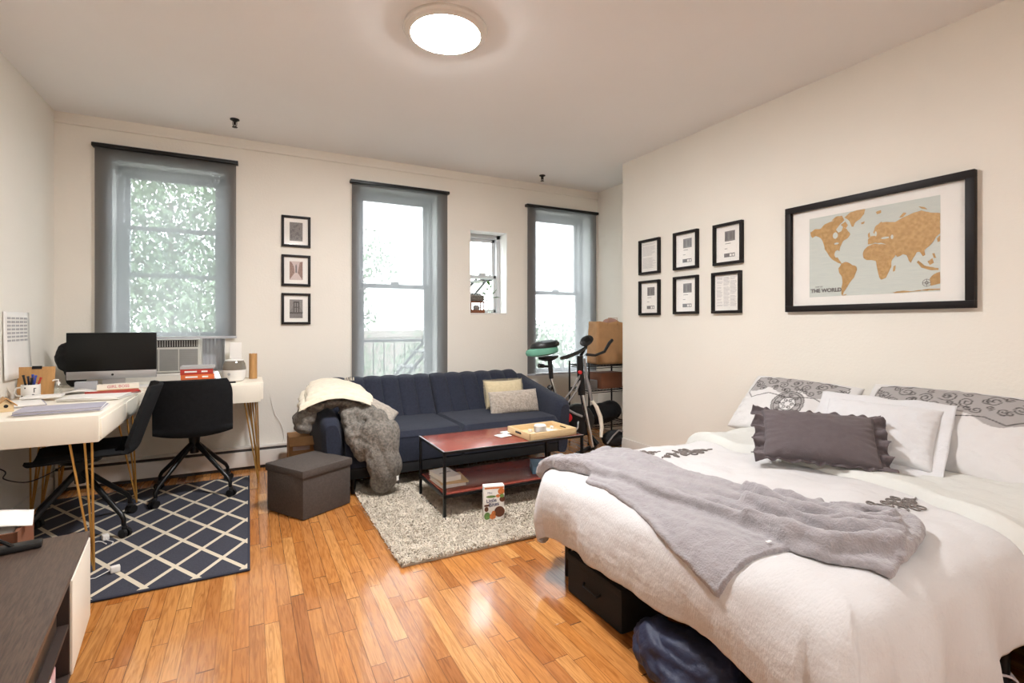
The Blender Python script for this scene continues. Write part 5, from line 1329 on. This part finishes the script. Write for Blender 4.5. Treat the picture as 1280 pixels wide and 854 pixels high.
RID = [([(1.97, 1.22), (1.95, 1.02), (1.985, .92), (1.90, .85)], .024, .034), ([(1.88, 1.28), (1.86, 1.08), (1.89, .95), (1.84, .90)], .022, .036),
       ([(1.76, 1.34), (1.73, 1.10), (1.78, .94), (1.88, .85)], .024, .060), ([(1.64, 1.24), (1.65, 1.04), (1.68, .91), (1.80, .82)], .024, .060),
       ([(1.53, 1.16), (1.53, .98), (1.60, .86), (1.76, .80)], .024, .052), ([(1.97, 1.15), (1.86, 1.13), (1.76, 1.15)], .016, .030),
       ([(1.92, 1.0), (1.80, 1.03), (1.70, 1.0)], .022, .030), ([(1.39, 2.28), (1.42, 2.12), (1.44, 1.96)], .030, .035), ([(1.45, 2.22), (1.62, 2.25), (1.78, 2.22)], .028, .030),
       ([(1.55, 2.10), (1.60, 1.80), (1.62, 1.50), (1.70, 1.25)], .026, .014), ([(1.72, 2.0), (1.74, 1.70), (1.80, 1.45), (1.84, 1.25)], .024, .013),
       ([(1.50, 1.60), (1.58, 1.35), (1.62, 1.20)], .024, .018), ([(1.46, 1.95), (1.475, 1.6), (1.515, 1.33), (1.53, 1.16)], .024, .024)]
def seg_d(p, a, b):
    ax, ay = b[0]-a[0], b[1]-a[1]; t_ = max(0, min(1, ((p[0]-a[0])*ax+(p[1]-a[1])*ay)/(ax*ax+ay*ay)))
    return math.hypot(p[0]-a[0]-ax*t_, p[1]-a[1]-ay*t_)
def smoothed(pl):
    for _ in range(2):
        q = [pl[0]]
        for i in range(len(pl)-1):
            a, b = pl[i], pl[i+1]; q += [(a[0]*.75+b[0]*.25, a[1]*.75+b[1]*.25), (a[0]*.25+b[0]*.75, a[1]*.25+b[1]*.75)]
        pl = q+[pl[-1]]
    return pl
RID = [(smoothed(p), w_, h_) for p, w_, h_ in RID]
def th_main(u, v):
    a = lerp_poly(up_, u); b = lerp_poly(lo_, u); p = (a[0]+(b[0]-a[0])*v+.012*nz(u*9, v*4, 3), a[1]+(b[1]-a[1])*v)
    h_ = .018+.005*nz(u*9, v*6, 1); best = 0
    for pl, w_, hh_ in RID:
        d = min(seg_d(p, pl[i], pl[i+1]) for i in range(len(pl)-1))
        if d < w_*1.3: best = max(best, hh_*math.sqrt(max(0, 1-(d/(w_*1.3))**2))**1.2)
    k = sm(.60, .72, u)
    return h_+best+k*.010*abs(nz(p[0]*9, p[1]*9, 8))
cloth_patch(tm, up_, lo_, th_main, 200, 70, .012)
# lower flap with a hemmed border
fu = [(1.52, 1.98), (1.54, 1.60), (1.56, 1.32), (1.60, 1.10), (1.64, .96)]
fl = [(1.40, 1.90), (1.385, 1.55), (1.315, 1.28), (1.255, 1.075), (1.45, 1.0)]
cloth_patch(tm, fu, fl, lambda u, v: .010+.007*ridge(v, .93, .03)+.005*nz(u*6, v*5, 5), 90, 40, .003)
for pts_, r_ in (([(1.96, 1.06, .03), (2.01, .96, .035), (1.99, .87, .035), (1.90, .825, .035), (1.78, .80, .035), (1.66, .785, .03)], [.012, .022, .028, .026, .024, .014]),
                 ([(1.80, 1.00, .055), (1.88, .93, .07), (1.95, .90, .07), (1.95, .96, .065), (1.88, 1.03, .06), (1.80, 1.08, .045)], [.012, .018, .020, .018, .016, .010]),
                 ([(1.60, 1.10, .035), (1.68, 1.0, .06), (1.80, .96, .065), (1.86, 1.04, .055), (1.90, 1.14, .04)], [.012, .018, .020, .018, .010])):
    pts_ = [cs(*p) for p in pts_]
    out = []
    for i in range(len(pts_)-1):
        p0 = pts_[max(i-1, 0)]; p1 = pts_[i]; p2 = pts_[i+1]; p3 = pts_[min(i+2, len(pts_)-1)]
        for k in range(4):
            t_ = k/4; out.append((.5*((2*p1)+(-p0+p2)*t_+(2*p0-5*p1+4*p2-p3)*t_**2+(-p0+3*p1-3*p2+p3)*t_**3), r_[i]+(r_[i+1]-r_[i])*t_))
    tm.tube([o_[0] for o_ in out], [o_[1] for o_ in out], 12)
def tfold(p, n): return .0045*nz(p.x*26, p.y*11, p.z*20, 3)+.0022*nz(p.x*60, p.y*60, p.z*60, 2)
th_o = remeshed(tm, 'throw_blanket', M['throw'], .006, smooth=2, disp=tfold); tag(th_o, 'grey fleece throw lying crumpled across the foot of the bed', 'blanket')
lb = MB(); lb.b2((-.01, -.005, 0), (.01, .005, .002), .0005); l_ = lb.build('care_tag', M['paper'], th_o); l_.location = cs(1.46, 1.03, .022)

# ---- pillows
def print_pattern(o, w_, h_, strokes, fills, base, fillc, linec, lw):
    pts = []
    for st in strokes:
        for i in range(len(st)-1):
            a, b = st[i], st[i+1]; L_ = math.hypot(b[0]-a[0], b[1]-a[1]); k = max(1, int(L_/.0025))
            for j in range(k): pts.append((a[0]+(b[0]-a[0])*j/k, a[1]+(b[1]-a[1])*j/k))
    PT = np.array(pts); me = o.data; n = len(me.vertices)
    co = np.empty(n*3, dtype=np.float32); me.vertices.foreach_get('co', co); co = co.reshape(-1, 3)
    D = np.full(n, 9.)
    for i in range(0, n, 2000): D[i:i+2000] = np.sqrt(((co[i:i+2000, None, :2]-PT[None])**2).sum(2).min(1))
    col = np.tile(np.array(base, dtype=np.float32), (n, 1))
    fm = np.array([1. if (c[2] > 0 and fills(c[0], c[1])) else 0. for c in co])
    col = col*(1-fm[:, None])+np.array(fillc)*fm[:, None]
    k = np.clip((lw*1.5-D)/(lw*.7), 0, 1)*(co[:, 2] > 0)
    col = col*(1-k[:, None])+np.array(linec)*k[:, None]
    a = me.color_attributes.new('pattern', 'FLOAT_COLOR', 'POINT'); a.data.foreach_set('color', col.astype(np.float32).ravel())
M['sham'] = attr_mat('printed_sham_cotton', .85, .25, 80)
WHT, GRY, DRK = srgb(208, 205, 203), srgb(158, 153, 151), srgb(70, 66, 64)
def sham_strokes(w_, h_, mirror=1):
    S_ = []
    y0 = h_*.30
    xs_ = [-.26, -.17, -.08, .0, .08, .17, .26]
    for i, x in enumerate(xs_):
        S_.append(spiral((x*w_/.72, y0+(.02 if i % 2 else -.012)), .040 if i % 2 else .033, 1.7, i*1.3, 1 if i % 2 else -1))
        S_.append(spiral((x*w_/.72+.045, y0-.055+(.012 if i % 2 else 0)), .024, 1.4, i*2.1+1, -1 if i % 2 else 1))
    for i in range(9):
        x = (-.29+i*.0725)*w_/.72; S_.append(spiral((x, y0+.045*(1 if i % 2 else .3)), .019, 1.3, i*1.9, 1 if i % 3 else -1)); S_.append(spiral((x+.02, y0-.03-.02*(i % 2)), .016, 1.2, i*2.9))
    S_.append([(-w_*.42, h_*.42), (0, h_*.445), (w_*.42, h_*.42)])
    S_.append([(-w_*.42, h_*.42), (-w_*.43, h_*.1), (-w_*.36, h_*.0)])
    S_.append([(w_*.42, h_*.42), (w_*.45, h_*.2), (w_*.33, h_*.06), (w_*.22, h_*.12)])
    S_.append([(-w_*.36, 0), (-w_*.2, h_*.10), (0, h_*.05), (w_*.22, h_*.12)])
    return S_
def sham(name, label, loc, right, up, w_, h_, seed, medallion):
    o = cushion(w_, h_, .17, n=120, name=name, material=M['sham'], seed=seed, power=.38, pinch=.05, wr=.006)
    st = sham_strokes(w_, h_)
    if medallion:
        c = (.02, -.02)
        for r_ in (.10, .085, .05): st.append([(c[0]+r_*math.cos(i*PI/20), c[1]+r_*math.sin(i*PI/20)) for i in range(41)])
        for k in range(8): a = k*PI/4; st.append(spiral((c[0]+.066*math.cos(a), c[1]+.066*math.sin(a)), .016, 1.2, a))
        for k in range(6): a = k*PI/3; st.append(spiral((c[0]+.028*math.cos(a), c[1]+.028*math.sin(a)), .014, 1.1, a))
        fills = lambda x, y: (abs(x) < w_*.42 and y > h_*.16+.02*math.sin(x*30) and y < h_*.43) or (.05 < math.hypot(x-c[0], y-c[1]) < .10)
    else: fills = lambda x, y: abs(x) < w_*.43 and y > h_*.08+.03*math.sin(x*22) and y < h_*.43
    print_pattern(o, w_, h_, st, fills, WHT, GRY, DRK, .0026)
    pose(o, loc, right, up); tag(o, label, 'pillow'); return o
sham('printed_pillow', 'white pillow with grey scroll print and medallion, far side of the bed', (3.075, 2.01, .725), (0, -1, -.02), (.60, 0, .62), .70, .46, 3, True)
sham('printed_pillow', 'white pillow with grey scroll print leaning on the wall, near side of the bed', (3.06, 1.22, .74), (.02, -1, -.01), (.62, 0, .60), .76, .50, 8, False)
# plain white pillow with a flat flange
wp = thing('white_pillow', 'plain white flanged pillow between the ruffled pillow and the near printed pillow', 'pillow')
pose(wp, (2.83, 1.40, .72), (.22, -.97, -.02), (.66, .15, .68))
cushion(.50, .36, .15, n=50, name='pillow_body', material=M['white'], seed=12, parent=wp, wr=.008)
m = MB()
def flange(i, j):
    a = i*4; k_ = int(a) % 4; s_ = a % 1; x, y = [(-.25+.5*s_, -.18), (.25, -.18+.36*s_), (.25-.5*s_, .18), (-.25, .18-.36*s_)][k_]
    gx = 1+j*.20*1; gy = 1+j*.28
    return (x*(.93+j*.23), y*(.90+j*.32), .005*math.sin(i*70)*j+.012*nz(x*9, y*9, j)*j)
m.grid(160, 6, flange); o = m.build('flange', M['white'], wp, ang=80); o.modifiers.new('s', 'SOLIDIFY').thickness = .003
# dark ruffled pillow
rp = thing('ruffled_pillow', 'dark mauve-grey pillow with ruffled ends in front of the other pillows', 'pillow')
pose(rp, (2.50, 1.495, .705), (.62, -.78, -.02), (.56, .44, .68))
cushion(.50, .29, .13, n=56, name='pillow_body', material=M['mauve'], seed=21, parent=rp, wr=.006, power=.36)
m = MB()
def ruffle(sg):
    def f(i, j):
        y = -.15+.30*i; x = sg*(.228+.062*j*(1+.16*math.sin(i*23+sg)+.08*nz(i*14, 2)))
        return (x, y*(1+.10*j), (.020*j+.003)*math.sin(i*27+sg+2*nz(i*5, 1, sg))+.012*nz(i*8, j*3, sg)*j)
    return f
for sg in (-1, 1): m.grid(120, 8, ruffle(sg))
def rufb(sg):
    def f(i, j): return ((-.24+.48*i), sg*(.128+.026*j*(1+.2*math.sin(i*30))), .010*j*math.sin(i*48+3*nz(i*4, 1))+.003)
    return f
m.grid(120, 5, rufb(-1)); m.grid(120, 5, rufb(1))
o = m.build('ruffle', M['mauve'], rp, ang=80); o.modifiers.new('s', 'SOLIDIFY').thickness = .003

sl = thing('slipper', 'pale pink slipper on the floor beside the bed at the bottom right corner', 'slipper', (2.31, .735, .0), .6)
m = MB(); m.lathe([(.0001, 0), (.04, 0), (.045, .008), (.04, .016), (.0001, .018)], seg=24, sx=2.6, sy=1); m.build('sole', M['pinkprint'], sl)
m = MB(); m.grid(16, 10, lambda u, v: (.0+.09*u, .044*math.cos(v*PI), .014+.045*math.sin(v*PI)*(1-.3*u))); o = m.build('upper', M['pinkprint'], sl); o.modifiers.new('s', 'SOLIDIFY').thickness = .006

# ================================================================== OUTSIDE
GZ = -3.2
m = MB(); m.b2((-20, YW+TH+.3, GZ-.1), (26, 45, GZ)); structure(m.build('trim_courtyard_ground', M['concrete'])).name = 'courtyard_ground'
def tree(x, y, top, rad, n, label, trunk=.12, lean=0, seed=1, ls=.16, fat=1):
    rr = random.Random(seed); r = thing('leafy_tree', label, 'tree', (x, y, GZ))
    m = MB(); hgt = top-GZ-rad*.6
    m.tube([(lean*t_*t_, .1*math.sin(t_*5), hgt*t_) for t_ in [i/8 for i in range(9)]], [trunk*(1-.06*i) for i in range(9)], 10)
    for k in range(7):
        a = rr.random()*6.28; z = hgt*(.45+.08*k); b = lean*(z/hgt)**2
        m.tube([(b, 0, z), (b+math.cos(a)*rad*.4, math.sin(a)*rad*.3, z+rad*.35), (b+math.cos(a)*rad*.75, math.sin(a)*rad*.6, z+rad*.5)], [trunk*.45, trunk*.3, trunk*.12], 7)
    m.build('trunk', M['bark'], r)
    cl = [((rr.uniform(-1, 1)*rad*.8+lean*.8), rr.uniform(-1, 1)*rad*.6, hgt-rad*.5+rr.uniform(-1.0, 1.0)*rad*1.1, rad*rr.uniform(.3, .5)*fat) for _ in range(26)]
    m = MB()
    for _ in range(n):
        c = rr.choice(cl); d = Vector((rr.gauss(0, 1), rr.gauss(0, 1), rr.gauss(0, .8))); d = d.normalized()*c[3]*rr.random()**.4
        p = Vector(c[:3])+d; X = T(*p) @ Euler((rr.uniform(0, 6), rr.uniform(0, 6), rr.uniform(0, 6))).to_matrix().to_4x4(); s_ = ls*rr.uniform(.6, 1.2)
        m.add([(-.5*s_, 0, 0), (0, -.28*s_, .05*s_), (.5*s_, 0, 0), (0, .28*s_, .05*s_)], [[0, 1, 2, 3]], 0, X)
    m.build('crown', M['leaf'], r)
tree(-1.2, 10.5, 4.5, 1.9, 22000, 'leafy green tree filling the view through the leftmost window', .06, seed=3, ls=.12, fat=1.7)
tree(2.0, 17, 3.6, 2.4, 3600, 'leafy green tree further off, right part of the leftmost window', seed=5)
tree(4.2, 11.5, 1.6, 1.9, 2600, 'leaning tree in the lower half of the middle window', .10, 1.0, 8)
tree(10.2, 15.5, 1.3, 1.9, 2600, 'low green tree outside the alcove window', .1, 0, 11)
tree(7.0, 20, 1.5, 1.8, 1800, 'distant green tree seen through the narrow window', .1, 0, 14)
def far_building(x0, x1, y0, h_, label, rows, cols_):
    r = thing('brick_building', label, 'building', ((x0+x1)/2, y0, GZ)); w_ = (x1-x0)/2
    m = MB(); m.b2((-w_, 0, 0), (w_, 5, h_-GZ)); m.b2((-w_-.1, -.15, h_-GZ-.25), (w_+.1, 0, h_-GZ+.05)); m.build('wall', M['brick'], r)
    for i in range(cols_):
        for j in range(rows):
            x = -w_+(i+.5)*2*w_/cols_; z = 1.0+j*2.8
            m = MB(); m.b2((x-.5, -.05, z), (x+.5, .02, z+1.5)); m.b2((x-.6, -.12, z-.12), (x+.6, .0, z)); wn_ = m.build('window', M['trim'], r)
            g = MB(); g.b2((x-.43, -.06, z+.06), (x+.43, -.045, z+.72)); g.b2((x-.43, -.06, z+.78), (x+.43, -.045, z+1.44)); g.build('pane', M['acdark'], wn_)
M['brick'] = mat('pale_brick', srgb(170, 158, 150), .9, var=.06)
far_building(-3.5, 14, 24, .9, 'low pale brick building across the courtyard', 1, 6)
# black fire-escape railing beyond the middle window
fe = thing('fire_escape_railing', 'black iron railing outside the lower half of the middle window', 'railing', (1.6, 6.0, -.05))
m = MB(); m.tube([(-1.3, 0, 1.12), (1.6, 0, 1.12)], .016, 8); m.tube([(-1.3, 0, .35), (1.6, 0, .35)], .012, 8)
for i in range(24): m.tube([(-1.3+i*.125, 0, .35), (-1.3+i*.125, 0, 1.12)], .006, 6)
m.build('railing', M['blackm'], fe)
m = MB(); m.b2((-1.3, -.65, .28), (1.6, .05, .32)); m.build('landing', M['blackm'], fe)
m = MB(); m.tube([(-.2, .1, .3), (1.3, .1, 2.0)], .018, 8); m.tube([(-.2, .55, .3), (1.3, .55, 2.0)], .018, 8)
for i in range(9): t_ = (i+.5)/9; m.b2((-.2+1.5*t_-.09, .1, .3+1.7*t_-.01), (-.2+1.5*t_+.09, .55, .3+1.7*t_+.01))
m.build('stair', M['blackm'], fe)

# ================================================================== LIGHT, CAMERA
wd_ = bpy.data.worlds.new('overcast'); S.world = wd_; wd_.use_nodes = True
nt = wd_.node_tree; N = nt.nodes; L = nt.links; B = N['Background']
tc = N.new('ShaderNodeTexCoord'); sp = N.new('ShaderNodeSeparateXYZ'); L.new(tc.outputs['Generated'], sp.inputs[0])
rp_ = N.new('ShaderNodeValToRGB'); rp_.color_ramp.elements[0].color = (.94, .97, 1, 1); rp_.color_ramp.elements[1].color = (.86, .93, 1, 1)
L.new(sp.outputs['Z'], rp_.inputs['Fac']); L.new(rp_.outputs[0], B.inputs['Color']); B.inputs['Strength'].default_value = SKY
cam = bpy.data.cameras.new('camera'); co_ = bpy.data.objects.new('camera', cam); C.objects.link(co_); S.camera = co_
co_.location = (0, 0, 1.27); co_.rotation_euler = (PI/2, 0, math.radians(-27.7))
cam.sensor_width = 36; cam.lens = 36*626/1280; cam.shift_y = -22/1280; cam.clip_start = .02; cam.clip_end = 200
S.view_settings.view_transform = 'Standard'; S.view_settings.look = 'None'; S.view_settings.gamma = 1; S.view_settings.use_curve_mapping = False
S.view_settings.exposure = EXPO
